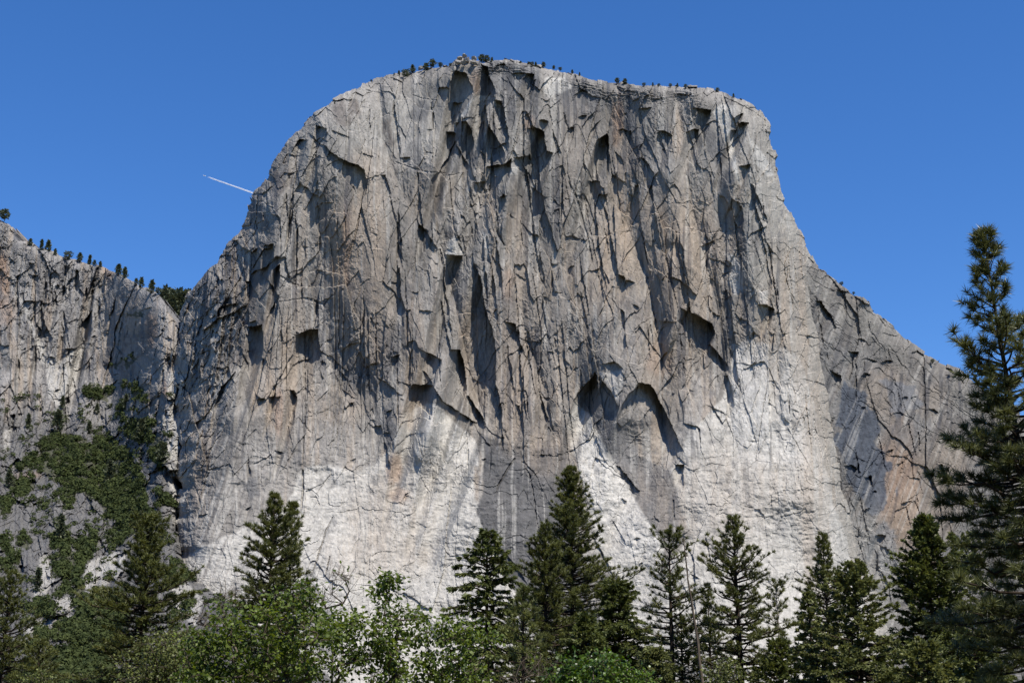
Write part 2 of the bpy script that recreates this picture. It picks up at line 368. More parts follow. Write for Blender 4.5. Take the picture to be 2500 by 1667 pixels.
ALCOVES = [('B', [(1185, 205), (1290, 235), (1310, 290), (1335, 330), (1340, 400), (1290, 410), (1260, 440), (1225, 430), (1188, 440)]),
    ('B', [(1385, 165), (1440, 185), (1455, 260), (1480, 300), (1500, 380), (1475, 400), (1385, 395), (1372, 330)]),
    ('B', [(1370, 455), (1420, 440), (1445, 600), (1500, 680), (1535, 740), (1560, 800), (1560, 870), (1440, 890), (1395, 800), (1378, 620)]),
    ('B', [(1480, 420), (1545, 430), (1570, 560), (1590, 640), (1590, 780), (1562, 790), (1540, 690), (1505, 560)]),
    ('B', [(1430, 905), (1560, 885), (1615, 845), (1612, 950), (1510, 1060), (1490, 1000), (1440, 1000)]),
    ('B', [(1690, 280), (1735, 232), (1775, 235), (1780, 340), (1750, 385), (1715, 335)]), ('B', [(1615, 235), (1735, 232), (1680, 276), (1620, 272)]),
    ('B', [(1755, 610), (1850, 650), (1845, 700), (1865, 790), (1910, 805), (1900, 850), (1850, 965), (1800, 975), (1765, 860)]),
    ('B', [(1625, 842), (1752, 822), (1750, 890), (1700, 945), (1655, 915)]),
    ('B', [(205, 600), (290, 635), (290, 680), (220, 760), (195, 790)]), ('B', [(95, 700), (140, 715), (90, 850), (40, 840), (30, 800)]),
    ('B', [(670, 970), (710, 960), (748, 1100), (740, 1130), (690, 1030)]), ('B', [(1755, 1040), (1800, 1075), (1855, 1130), (1795, 1205), (1765, 1120)]),
    ('B', [(1200, 590), (1290, 575), (1325, 640), (1345, 720), (1335, 790), (1260, 760), (1215, 690)]), ('B', [(1140, 650), (1200, 655), (1230, 700), (1190, 770), (1150, 800)]),
    ('B', [(318, 648), (460, 688), (430, 702), (330, 675)]), ('B', [(810, 835), (880, 835), (882, 890), (830, 880)]), ('B', [(1340, 1015), (1430, 1008), (1395, 1070), (1350, 1055)]),
    ('B', [(1525, 1130), (1562, 1095), (1570, 1160), (1530, 1215)]), ('B', [(515, 800), (620, 830), (612, 855), (540, 830)]), ('B', [(560, 350), (605, 355), (600, 378), (560, 370)]),
    ('C', [(395, 862), (480, 858), (500, 1000), (540, 1100), (560, 1250), (590, 1380), (625, 1567), (600, 1567), (570, 1480), (545, 1300), (512, 1100), (482, 985), (430, 920)]),
    ('F', [(545, 240), (575, 240), (615, 205), (655, 215), (690, 300), (630, 350), (606, 270)]),
    ('C', [(735, 890), (755, 900), (770, 1100), (795, 1250), (825, 1400), (850, 1545), (822, 1545), (785, 1400), (760, 1200), (740, 1000)]),
    ('F', [(780, 95), (812, 60), (850, 220), (825, 222), (795, 120)]), ('C', [(828, 890), (860, 890), (875, 1060), (905, 1230), (942, 1400), (922, 1400), (880, 1230), (845, 1060)]),
    ('C', [(1140, 335), (1285, 345), (1270, 420), (1240, 480), (1230, 560), (1200, 480)]), ('C', [(1420, 495), (1512, 488), (1492, 560), (1450, 632), (1425, 570)]),
    ('C', [(1478, 755), (1562, 738), (1550, 800), (1515, 855)]), ('C', [(470, 560), (540, 520), (552, 680), (550, 820), (500, 760), (480, 800), (420, 780), (440, 660)]),
    ('C', [(670, 490), (702, 498), (742, 640), (718, 642), (690, 580)]), ('C', [(760, 340), (860, 328), (830, 380), (790, 402)]), ('C', [(1010, 235), (1145, 238), (1100, 292), (1050, 290)]),
    ('C', [(1185, 1330), (1300, 1288), (1312, 1310), (1240, 1352)]), ('C', [(1330, 950), (1380, 975), (1440, 1130), (1480, 1200), (1470, 1255), (1420, 1200), (1370, 1060)]),
    ('C', [(1470, 1000), (1500, 1050), (1520, 1150), (1490, 1172), (1472, 1080)]), ('C', [(1560, 870), (1590, 900), (1650, 1050), (1700, 1170), (1662, 1160), (1592, 1010)]),
    ('C', [(760, 690), (800, 700), (870, 800), (895, 890), (830, 880), (790, 830)]), ('C', [(145, 500), (170, 560), (212, 680), (190, 685), (160, 600)]),
    ('C', [(840, 270), (935, 268), (900, 285), (850, 285)]), ('C', [(1500, 340), (1590, 372), (1570, 392), (1510, 372)]), ('C', [(1360, 250), (1460, 300), (1440, 312), (1370, 280)]),
    ('C', [(1370, 255), (1480, 300), (1560, 340), (1640, 400), (1690, 440), (1680, 455), (1600, 402), (1500, 352), (1400, 295)]), ('C', [(1700, 570), (1750, 640), (1770, 860), (1735, 760), (1710, 640)]), ('B', [(1188, 440), (1262, 440), (1205, 560), (1190, 545)]), ('B', [(1385, 395), (1500, 400), (1480, 440), (1385, 455)]), ('B', [(1460, 200), (1560, 160), (1600, 200), (1520, 240)]),
    ('C', [(1225, 480), (1300, 420), (1350, 450), (1290, 440), (1235, 500)]), ('C', [(580, 640), (640, 690), (660, 760), (610, 720)]), ('C', [(410, 500), (540, 380), (500, 420), (420, 520)]),
    ('E', [(65, 640), (145, 598), (225, 600), (240, 830), (190, 800), (130, 775), (70, 775)]), ('E', [(790, 70), (805, 200), (815, 330), (857, 490), (800, 495), (788, 300)]),
    ('E', [(1148, 62), (1265, 70), (1250, 130), (1175, 240), (1148, 230)]),
    ('E', [(1330, 100), (1395, 240), (1420, 420), (1480, 620), (1500, 760), (1500, 1000), (1530, 1100), (1548, 1360), (1520, 1330), (1450, 1150), (1400, 960), (1370, 720), (1348, 470), (1345, 300)]),
    ('E', [(1560, 540), (1640, 560), (1680, 700), (1715, 800), (1670, 770), (1620, 720), (1585, 640)]), ('E', [(945, 742), (1050, 780), (1112, 820), (1100, 900), (1060, 880), (1010, 830)]),
    ('E', [(1160, 742), (1245, 745), (1280, 900), (1290, 1050), (1245, 1140), (1230, 1170), (1200, 1000), (1180, 860)]),
    ('E', [(880, 1050), (910, 990), (1050, 1000), (1110, 1110), (1220, 1180), (1300, 1230), (1340, 1260), (1430, 1290), (1410, 1350), (1365, 1430), (1310, 1370), (1240, 1280), (1160, 1210), (1080, 1140), (990, 1130), (855, 1130)]),
    ('E', [(1300, 1070), (1340, 1130), (1400, 1220), (1428, 1300), (1330, 1250), (1285, 1150)]), ('E', [(650, 940), (720, 980), (802, 1060), (740, 1092), (690, 1010)]),
    ('E', [(1820, 850), (1803, 1020), (1845, 1150), (1885, 1260), (1840, 1312), (1815, 1200), (1798, 1080), (1806, 900)]), ('E', [(1718, 590), (1742, 620), (1775, 790), (1755, 808)]),
    ('E', [(970, 890), (1012, 930), (1052, 1000), (1000, 990)]), ('E', [(600, 1300), (680, 1290), (690, 1375), (640, 1325)]), ('E', [(15, 1015), (70, 1080), (45, 1155), (25, 1100)]),
    ('E', [(1638, 1130), (1670, 1150), (1705, 1300), (1690, 1312)]), ('E', [(1525, 1130), (1540, 1130), (1556, 1470), (1540, 1470)]), ('E', [(1340, 500), (1385, 520), (1425, 620), (1360, 640)]),
    ('E', [(745, 255), (800, 260), (790, 282), (750, 275)]), ('E', [(1640, 200), (1720, 245), (1700, 262), (1650, 225)]), ('E', [(1820, 225), (1850, 260), (1850, 310), (1825, 290)]), ('E', [(1900, 180), (1925, 330), (1970, 338), (1910, 350)]),
    ('E', [(370, 770), (450, 705), (550, 690), (480, 725), (400, 765)]), ('E', [(390, 1020), (500, 1105), (480, 1112), (410, 1060)]), ('E', [(410, 1170), (490, 1120), (470, 1160), (415, 1182)]),
    ('F', [(295, 1110), (360, 1015), (465, 915), (470, 1000), (490, 1110), (430, 1160), (415, 1225), (330, 1150)]), ('F', [(475, 930), (560, 1040), (622, 1160), (590, 1235), (540, 1180), (490, 1080)]),
    ('F', [(660, 800), (700, 880), (760, 980), (850, 1000), (920, 1130), (980, 1240), (1060, 1420), (1082, 1480), (1000, 1527), (940, 1440), (870, 1380), (800, 1250), (740, 1180), (690, 1160), (640, 1190), (640, 1150), (700, 1060), (760, 1000), (700, 900)]),
    ('F', [(1060, 440), (1180, 500), (1290, 560), (1310, 640), (1270, 700), (1390, 850), (1412, 880), (1350, 942), (1280, 900), (1230, 852), (1130, 740), (1070, 640)]),
    ('F', [(1365, 935), (1402, 930), (1430, 1020), (1455, 1150), (1430, 1168), (1390, 1040)]), ('F', [(1612, 422), (1680, 422), (1738, 460), (1695, 572), (1650, 510)]),
    ('F', [(1240, 1140), (1340, 1180), (1425, 1242), (1300, 1192)]), ('F', [(625, 450), (662, 480), (658, 580), (682, 760), (650, 740), (638, 600)]), ('F', [(900, 545), (1062, 542), (1000, 578), (940, 588)]),
    ('F', [(475, 855), (590, 828), (650, 880), (620, 925), (560, 880)]), ('F', [(1560, 640), (1602, 622), (1580, 672)]), ('F', [(1425, 608), (1482, 630), (1440, 645)]), ('F', [(1775, 630), (1835, 625), (1800, 660)]),
    ('F', [(1685, 975), (1755, 972), (1735, 988)]), ('F', [(1365, 95), (1430, 130), (1428, 165), (1390, 150)]), ('F', [(1535, 1395), (1640, 1400), (1570, 1412)]), ('F', [(720, 415), (770, 440), (760, 475), (725, 450)]),
    ('H', [(690, 190), (720, 260), (745, 440), (732, 450), (708, 380)]), ('H', [(1480, 980), (1560, 1010), (1660, 1140), (1740, 1270), (1690, 1250), (1600, 1110)]),
    ('I', [(700, 490), (780, 600), (840, 720), (885, 820), (850, 800), (780, 660)]), ('I', [(1305, 0), (1380, 0), (1375, 170), (1340, 122)]), ('I', [(1425, 780), (1500, 822), (1460, 845)]),
    ('I', [(880, 0), (920, 10), (980, 90), (1060, 190), (1050, 220), (1000, 200), (930, 90)]), ('I', [(860, 390), (890, 420), (960, 560), (970, 600), (940, 560)]),
    ('I', [(1090, 670), (1150, 672), (1125, 690)]), ('I', [(1480, 985), (1520, 990), (1500, 1008)]), ('I', [(1750, 430), (1845, 402), (1800, 425)]),
    ('D', [(1530, 300), (1590, 130), (1690, 20), (1650, 110), (1570, 280)]), ('D', [(1780, 600), (1802, 780), (1778, 770)]), ('D', [(1920, 195), (2022, 200), (1940, 305)]), ('D', [(2080, 140), (2132, 200), (2102, 400), (2090, 260)]),
    ('D', [(1960, 590), (2042, 600), (2000, 642)]), ('D', [(1760, 1010), (1805, 990), (1775, 1055)]), ('A', [(1770, 1170), (1882, 1150), (1890, 1300), (1862, 1440), (1790, 1345)]),
    ('A', [(1800, 640), (1850, 600), (1870, 760), (1820, 800)]), ('A', [(1890, 590), (1960, 570), (1970, 700), (1920, 720)]), ('A', [(1960, 760), (2010, 720), (2000, 880), (1960, 900)]), ('A', [(1690, 1060), (1740, 1050), (1720, 1110)]),
    ('A', [(1680, 560), (1760, 500), (1720, 570), (1680, 610)]), ('A', [(1915, 1110), (1975, 985), (1960, 1080), (1930, 1120)]), ('A', [(2250, 570), (2310, 570), (2310, 605)]),
    ('L', [(1130, 620), (1160, 610), (1100, 780), (1075, 750)]), ('L', [(1010, 860), (1060, 850), (1030, 880)]), ('L', [(1030, 828), (1070, 818), (1050, 840)]), ('L', [(1180, 770), (1265, 715), (1260, 735), (1190, 785)]),
    ('L', [(1210, 1392), (1280, 1420), (1270, 1430)]), ('L', [(1255, 1082), (1370, 1080), (1350, 1094), (1275, 1094)]), ('L', [(870, 945), (930, 915), (920, 935)]),
    ('C', [(980, 640), (1030, 655), (1000, 668)]), ('C', [(975, 870), (1030, 868), (1000, 882)]), ('C', [(1095, 460), (1140, 458), (1115, 475)]), ('E', [(100, 1), (160, 4), (135, 22)]),
    ('E', [(1310, 955), (1370, 958), (1340, 968)]), ('E', [(920, 1340), (1000, 1342), (960, 1354)]), ('H', [(850, 605), (895, 588), (870, 600), (832, 680)])]
CRACKS = [('B', [(740, 1120), (765, 1230), (790, 1310), (800, 1430), (800, 1560)], 5), ('B', [(1165, 960), (1180, 1150), (1200, 1340), (1250, 1450)], 4), ('B', [(780, 870), (880, 905), (980, 935), (1140, 950)], 4),
    ('B', [(1165, 960), (1180, 970), (1240, 950)], 3), ('B', [(900, 390), (960, 410), (1080, 430)], 3), ('B', [(1000, 800), (1050, 810)], 4), ('H', [(1640, 345), (1600, 400), (1560, 470), (1520, 540), (1505, 600)], 4),
    ('H', [(1590, 432), (1680, 436), (1718, 424), (1745, 470), (1770, 600), (1790, 760), (1805, 885)], 4), ('E', [(0, 250), (60, 285), (105, 300)], 5), ('E', [(130, 380), (200, 400), (270, 420), (330, 350)], 4), ('E', [(265, 420), (280, 450), (275, 440)], 5),
    ('E', [(130, 600), (130, 900), (135, 1200), (115, 1560)], 2.5), ('E', [(790, 760), (795, 1000), (800, 1300)], 2.5), ('E', [(1095, 600), (1095, 900), (1110, 1060)], 3), ('E', [(640, 500), (640, 750), (650, 960)], 3), ('E', [(860, 500), (870, 740), (920, 900)], 4),
    ('H', [(330, 770), (280, 870), (240, 1010), (175, 1200)], 3), ('H', [(310, 1050), (275, 1200)], 3), ('H', [(115, 430), (120, 560), (105, 720)], 4), ('H', [(610, 1055), (660, 1022), (750, 1020)], 3), ('H', [(960, 480), (1000, 560), (1030, 600)], 3),
    ('H', [(400, 435), (470, 440), (530, 480)], 2.5), ('H', [(500, 1258), (570, 1262), (630, 1262)], 4), ('H', [(170, 625), (210, 630), (240, 690)], 4), ('H', [(1290, 160), (1300, 300), (1300, 480)], 2.5), ('H', [(1060, 680), (1120, 695)], 3),
    ('F', [(1690, 880), (1685, 1000), (1650, 1200), (1600, 1560)], 2), ('F', [(1320, 640), (1330, 1000)], 1.5), ('I', [(1305, 250), (1310, 400)], 5), ('I', [(1530, 500), (1560, 640), (1570, 740), (1640, 850)], 4), ('I', [(1985, 700), (2030, 750)], 3), ('I', [(1660, 240), (1710, 280)], 2),
    ('J', [(960, 90), (990, 200), (1030, 360)], 4), ('J', [(1035, 450), (1075, 550)], 5), ('J', [(1090, 300), (1155, 460)], 4), ('F', [(2010, 1290), (2030, 1420)], 4), ('J', [(1070, 560), (1100, 660), (1180, 750)], 3),
    ('C', [(225, 370), (240, 450), (265, 505)], 4), ('C', [(0, 210), (20, 130)], 4), ('C', [(640, 1230), (700, 1215)], 3), ('C', [(120, 350), (150, 540), (190, 700)], 4), ('F', [(0, 200), (60, 600), (60, 900)], 3), ('F', [(130, 100), (150, 330), (210, 340)], 4),
    ('C', [(260, 870), (310, 960), (400, 1280), (430, 1450)], 5), ('C', [(0, 1180), (30, 1400), (60, 1560)], 5), ('D', [(1400, 840), (1430, 930), (1445, 1000)], 4), ('D', [(1510, 800), (1540, 860)], 3), ('D', [(1380, 560), (1420, 640)], 4),
    ('D', [(2140, 350), (2230, 460)], 4), ('D', [(2180, 350), (2240, 340)], 3), ('B', [(0, 1440), (40, 1250), (45, 1060), (90, 900)], 4), ('L', [(1040, 1050), (1020, 1250), (1000, 1420)], 4), ('A', [(2090, 430), (2075, 600)], 4), ('A', [(2010, 800), (2100, 860), (2170, 890)], 5), ('A', [(1985, 990), (2060, 985), (2200, 960), (2330, 1005)], 3)]

def grooves(rng, n, u0, u1, v0, v1, lean, w, l, ok=None):
    """long slanting corners: thin wedges, the right edge standing proud"""
    out = []
    while len(out) < n:
        u, v = rng.uniform(u0, u1), rng.uniform(v0, v1)
        if ok is not None and not ok(u, v): continue
        L = rng.uniform(*l); W = rng.uniform(*w) * (.5 + .5 * L / l[1]); le = lean(u, v) + rng.normal() * .04
        s = np.linspace(0, 1, 9); j = np.cumsum(rng.normal(size=9)) * W * .16
        r = u + le * L * s + j; q = r - W * np.sin(np.pi * (.06 + .9 * s)) ** .8 * rng.uniform(.7, 1.2, 9)
        out.append(np.concatenate([np.stack([r, v + L * s], 1), np.stack([q, v + L * s + .5 * W], 1)[::-1]]))
    return out
def roofs(rng, n, u0, u1, v0, v1, w, ok=None):
    """small overhangs: a stepped lip with a wedge of recess below"""
    out = []
    while len(out) < n:
        u, v = rng.uniform(u0, u1), rng.uniform(v0, v1)
        if ok is not None and not ok(u, v): continue
        W = rng.uniform(*w); t = rng.uniform(-.5, .5); h = W * rng.uniform(.35, 1.1)
        out.append(np.array([(u, v), (u + W * .5, v + t * W * .5 - rng.uniform(0, .2) * W), (u + W, v + t * W), (u + W * rng.uniform(.5, .9), v + t * W * .6 + h), (u + W * rng.uniform(0, .3), v + h * rng.uniform(.5, 1))]))
    return out

def zones_of(lst):
    return [zpoly(z, p) for z, p in lst]

def main_depth(U, V, sd, RR):
    base = 1700 + np.zeros_like(U)
    # the west side turns away left of a line that leans with the wall
    edge = np.interp(V, [200, 450, 600, 800, 1000, 1200, 1400, 1700], [760, 690, 665, 640, 600, 540, 490, 450])
    w = wl = np.clip(edge - U, 0, 400)
    base = base + 0.40 * w + 0.0022 * w * w
    # and right of the prow the east side does the same
    edge = np.interp(V, [200, 400, 600, 800, 1000, 1300, 1700], [1800, 1850, 1885, 1915, 1950, 2000, 2110])
    w = np.clip(U - edge, 0, 300)
    base = base + 0.55 * w + 0.006 * w * w
    # lower apron leans back: its foot stands nearer
    q = np.clip(V + 60 * fbm(U / 200, V / 200, 15, 2) - 860, 0, 1000)
    base = base - 0.30 * q * q / (q + 260) - 0.00004 * q * q
    base = base + 0.10 * np.clip(420 - V, 0, 300)
    # broad buttresses and bays
    WX = U - 0.16 * (V - 700) + 40 * fbm(U / 260, V / 260, 11, 2)
    upper = 1 - sstep(930, 1230, V + 90 * fbm(U / 120, V / 120, 14, 3))
    base = base + 30 * (.45 - np.abs(vn(WX / 150, V / 1300, 24))) * upper
    base = base + 26 * vn(WX / 190, V / 900, 12) * (0.45 + 0.55 * upper) + 11 * vn(WX / 85, V / 500, 13) * (0.35 + 0.65 * upper)
    # rounding towards the outline
    mpp = 0.51
    R = RR * mpp
    t = np.clip(sd * mpp / R, 0, 1)
    base = base + R * 1.6 * (1 - np.sqrt(np.maximum(1 - (1 - t) ** 2, 0)))
    turned = 1 + 2.4 * np.clip(wl / 160, 0, 1)
    base = base + rock_relief(U, V, 100, upper, turned)
    # sheets of granite step back below the rim
    st = sd / 8 + 1.3 * fbm(U / 60, V / 40, 21, 4, .6)
    rim = (1 - sstep(18, 52, sd)) * sstep(1080, 1200, U) * (1 - sstep(330, 420, V)) * sstep(-.6, .2, vn(U / 60, V / 40, 22))
    base = base - 4.5 * (1 - saw(st, 1.0)) * rim + 2 * rim
    # splintered plates slanting down the west side
    hx = U * .93 + V * .36 + 10 * fbm(U / 40, V / 40, 16, 3); hy = V * .93 - U * .36
    base = base + sstep(10, 110, wl) * (1 - .6 * sstep(1050, 1250, V)) * (facets(hx / 20, hy / 90, 17, 5, 6, 5) + facets(hx / 9, hy / 36, 18, 2.6, 3.5, 3) + 6 * np.abs(fbm(hx / 26, hy / 90, 19, 3, .6)))
    WU = U + 3.0 * fbm(U / 16, V / 16, 31, 3, .6); WV = V + 3.0 * fbm(U / 16, V / 16, 41, 3, .6)
    rng = np.random.RandomState(4)
    wall = lambda u, v: v > np.interp(u, [700, 800, 950, 1500, 1800, 1880], [420, 300, 230, 240, 270, 420]) and u > np.interp(v, [300, 600, 1000], [760, 650, 600]) and u < np.interp(v, [300, 700, 1000], [1850, 1900, 1950])
    lean = lambda u, v: float(np.interp(u, [600, 900, 1150, 1500, 1900], [-.02, .03, .13, .17, .20]))
    extra = grooves(rng, 40, 640, 1920, 240, 900, lean, (3, 9), (60, 260), wall) + grooves(rng, 6, 1000, 1300, 560, 860, lean, (6, 12), (120, 260)) + grooves(rng, 45, 640, 1940, 220, 1000, lean, (3, 6), (25, 90), wall)
    extra += roofs(rng, 8, 640, 1900, 200, 900, (8, 24), wall) + roofs(rng, 8, 1250, 1880, 175, 330, (14, 40), wall) + roofs(rng, 22, 600, 2000, 950, 1500, (6, 20))
    mask = fill(zones_of(ALCOVES) + extra, U, V, WU, WV)
    cut = recess(mask, U, V, mpp)
    WU = U + 1.2 * fbm(U / 12, V / 12, 33, 3, .6); WV = V + 1.2 * fbm(U / 12, V / 12, 43, 3, .6)
    cm = fill([zline(z, p, w) for z, p, w in CRACKS], U, V, WU, WV)
    cut2 = recess(cm, U, V, mpp, decay=0.8)
    return base + cut + cut2

def facets(x, y, seed, off, tx, ty):
    """broken plates: every cell of the crackle pattern is a tilted plane with its own height"""
    ra, rb, rc, dx, dy = voronoi(x, y, seed)
    return (ra - .5) * 2 * off + (rb - .5) * 2 * tx * dx + (rc - .5) * 2 * ty * dy

def rock_relief(U, V, seed, upper, amp=1.0):
    """flakes, columns and plates of broken granite, in metres"""
    lean = U - 0.13 * (V - 700) * sstep(900, 1500, U) + 0.10 * (V - 700) * (1 - sstep(500, 900, U))
    wx = lean + 5 * fbm(U / 34, V / 70, seed + 1, 4, .55); wy = V + 16 * fbm(U / 40, V / 60, seed + 5, 4, .55)
    env = sstep(-0.35, 0.5, vn(U / 130, V / 170, seed + 9)); env2 = sstep(-0.35, 0.5, vn(U / 80, V / 90, seed + 10))
    env3 = sstep(-.2, .5, vn(U / 50, V / 60, seed + 8))
    k = 0.33 + 0.67 * upper
    d = 4.0 * (saw(vn((lean + 9 * fbm(U / 50, V / 160, seed + 2, 3)) / 66, wy / 900, seed + 11), 2.6) - .5) * env * k
    d = d + facets(wx / 150, wy / 400, seed + 7, 3.6, 11, 6) * k
    d = d + facets(wx / 78, wy / 210, seed + 12, 2.6, 4.6, 4.4) * k
    d = d + facets(wx / 30, wy / 74, seed + 13, 1.3, 3.8, 5.0) * (0.3 + .7 * env2) * k
    # plates that break along slanting joints
    sx = wx * .8 + wy * .5; sy = wy * .8 - wx * .5
    d = d + facets(sx / 22, sy / 80, seed + 14, 1.5, 2.6, 2.6) * (1 - env2) * k
    d = d + facets(wx / 12, wy / 26, seed + 16, 1.0, 2.0, 2.7) * (0.3 + 0.7 * k) * (.12 + .88 * env * env2)
    d = d + facets(wx / 5.5, wy / 10, seed + 17, .34, .75, .9) * (.2 + .8 * env3) * (.4 + .6 * k)
    d = d + 0.7 * np.abs(fbm(wx / 26, wy / 50, seed + 20, 4, .62)) + 0.5 * fbm(U / 7, V / 12, seed + 30, 3, .7)
    lo = 1 - upper
    bx = U + 10 * fbm(U / 30, V / 30, seed + 50, 3, .6); by = V + 10 * fbm(U / 30, V / 30, seed + 54, 3, .6)
    d = d + lo * (1.3 * (saw(vn(bx / 74, by / 58, seed + 57), 1.7) - .5) * sstep(-.3, .5, vn(U / 80, V / 70, seed + 58)) + .6 * (saw(vn(bx / 30, by / 22, seed + 59), 1.5) - .5) * env2)
    d = d + lo * (3.4 * fbm(U / 60, V / 34, seed + 40, 4, .5) + 2.0 * np.abs(fbm((U + 8 * vn(U / 20, V / 20, seed + 45)) / 26, V / 16, seed + 46, 3, .55)))
    return (d * amp).astype(np.float32)

def blob(U, V, cx, cy, rx, ry, seed, soft=0.45):
    r = np.sqrt(((U - cx) / rx) ** 2 + ((V - cy) / ry) ** 2) + 0.45 * fbm(U / (rx * .7 + 8), V / (ry * .6 + 8), seed, 3, .6)
    return 1 - sstep(1 - soft, 1 + soft, r)

def zone_mask(lst, U, V, seed, warp=10, soft=4):
    WU = U + warp * fbm(U / 40, V / 60, seed, 4, .6); WV = V + warp * fbm(U / 40, V / 60, seed + 7, 4, .6)
    return blur(fill(zones_of(lst), U, V, WU, WV).astype(np.float32), soft)

def streaks(U, V, sx, sy, seed, lo, hi):
    x = U + 4 * vn(U / 40, V / 70, seed + 3)
    return sstep(lo, hi, 0.65 * vn(x / sx, V / sy, seed) + 0.35 * vn(x / (sx * .4), V / (sy * .7), seed + 1))

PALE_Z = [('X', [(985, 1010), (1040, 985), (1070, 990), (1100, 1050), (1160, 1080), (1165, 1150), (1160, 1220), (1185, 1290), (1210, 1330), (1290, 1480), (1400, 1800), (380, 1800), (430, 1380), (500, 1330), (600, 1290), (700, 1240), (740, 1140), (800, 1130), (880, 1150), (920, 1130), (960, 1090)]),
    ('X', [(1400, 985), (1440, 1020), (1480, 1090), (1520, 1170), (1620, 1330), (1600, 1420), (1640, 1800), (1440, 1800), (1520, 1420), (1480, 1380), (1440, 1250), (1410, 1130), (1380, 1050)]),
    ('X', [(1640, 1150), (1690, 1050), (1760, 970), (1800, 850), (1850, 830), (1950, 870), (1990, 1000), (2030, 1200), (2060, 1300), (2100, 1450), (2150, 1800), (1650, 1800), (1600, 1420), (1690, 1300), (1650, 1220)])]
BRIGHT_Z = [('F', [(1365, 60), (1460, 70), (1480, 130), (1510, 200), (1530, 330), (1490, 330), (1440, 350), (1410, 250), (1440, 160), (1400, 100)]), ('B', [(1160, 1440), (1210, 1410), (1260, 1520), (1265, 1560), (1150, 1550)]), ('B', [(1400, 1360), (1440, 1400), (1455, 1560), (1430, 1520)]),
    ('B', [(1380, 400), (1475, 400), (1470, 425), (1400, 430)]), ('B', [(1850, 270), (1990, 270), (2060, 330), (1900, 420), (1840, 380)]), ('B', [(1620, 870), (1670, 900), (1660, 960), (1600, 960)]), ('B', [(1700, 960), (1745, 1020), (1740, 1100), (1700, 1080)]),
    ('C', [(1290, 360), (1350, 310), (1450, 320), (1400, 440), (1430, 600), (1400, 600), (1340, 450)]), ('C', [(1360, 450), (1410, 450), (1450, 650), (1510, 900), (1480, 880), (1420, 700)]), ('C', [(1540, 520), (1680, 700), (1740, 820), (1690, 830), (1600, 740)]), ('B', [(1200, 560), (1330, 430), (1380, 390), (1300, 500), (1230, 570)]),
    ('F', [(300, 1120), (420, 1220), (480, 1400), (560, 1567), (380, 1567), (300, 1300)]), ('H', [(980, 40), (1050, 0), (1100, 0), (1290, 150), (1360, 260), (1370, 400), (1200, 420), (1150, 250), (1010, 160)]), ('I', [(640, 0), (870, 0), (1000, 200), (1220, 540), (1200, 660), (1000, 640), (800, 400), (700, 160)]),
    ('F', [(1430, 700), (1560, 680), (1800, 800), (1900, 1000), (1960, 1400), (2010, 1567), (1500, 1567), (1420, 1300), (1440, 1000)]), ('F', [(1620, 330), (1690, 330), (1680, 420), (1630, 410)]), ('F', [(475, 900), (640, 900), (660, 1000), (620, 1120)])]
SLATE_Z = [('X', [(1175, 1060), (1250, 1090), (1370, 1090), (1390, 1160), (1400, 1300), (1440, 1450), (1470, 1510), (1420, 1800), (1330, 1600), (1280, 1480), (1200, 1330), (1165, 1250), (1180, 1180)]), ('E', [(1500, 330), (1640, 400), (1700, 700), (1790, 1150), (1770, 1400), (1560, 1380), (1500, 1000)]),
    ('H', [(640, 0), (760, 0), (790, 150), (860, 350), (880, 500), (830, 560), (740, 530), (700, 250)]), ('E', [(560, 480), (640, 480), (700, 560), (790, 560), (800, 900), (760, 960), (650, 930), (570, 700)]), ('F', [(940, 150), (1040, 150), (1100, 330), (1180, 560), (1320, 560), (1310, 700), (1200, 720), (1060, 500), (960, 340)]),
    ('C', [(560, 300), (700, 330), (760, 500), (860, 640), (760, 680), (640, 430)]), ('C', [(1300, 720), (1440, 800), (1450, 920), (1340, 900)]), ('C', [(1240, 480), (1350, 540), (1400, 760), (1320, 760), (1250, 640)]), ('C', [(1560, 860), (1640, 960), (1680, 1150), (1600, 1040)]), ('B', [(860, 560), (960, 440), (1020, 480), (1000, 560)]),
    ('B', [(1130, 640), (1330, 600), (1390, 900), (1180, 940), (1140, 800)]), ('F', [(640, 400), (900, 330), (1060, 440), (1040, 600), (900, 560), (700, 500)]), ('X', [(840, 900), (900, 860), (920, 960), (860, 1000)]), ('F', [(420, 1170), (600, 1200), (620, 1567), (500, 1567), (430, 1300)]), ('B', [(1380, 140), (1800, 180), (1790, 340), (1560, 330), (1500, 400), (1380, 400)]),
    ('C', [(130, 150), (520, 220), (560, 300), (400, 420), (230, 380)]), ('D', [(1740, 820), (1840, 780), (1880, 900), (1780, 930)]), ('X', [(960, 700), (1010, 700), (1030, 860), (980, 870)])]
BROWN_Z = [('X', [(565, 560), (610, 500), (650, 540), (690, 640), (690, 700), (650, 780), (620, 870), (560, 900), (500, 930), (480, 900), (540, 760), (560, 680)]), ('B', [(330, 430), (520, 420), (560, 520), (450, 600), (330, 600)]), ('B', [(680, 560), (760, 560), (750, 750), (690, 770)]), ('X', [(640, 420), (700, 380), (720, 440), (650, 500)])]
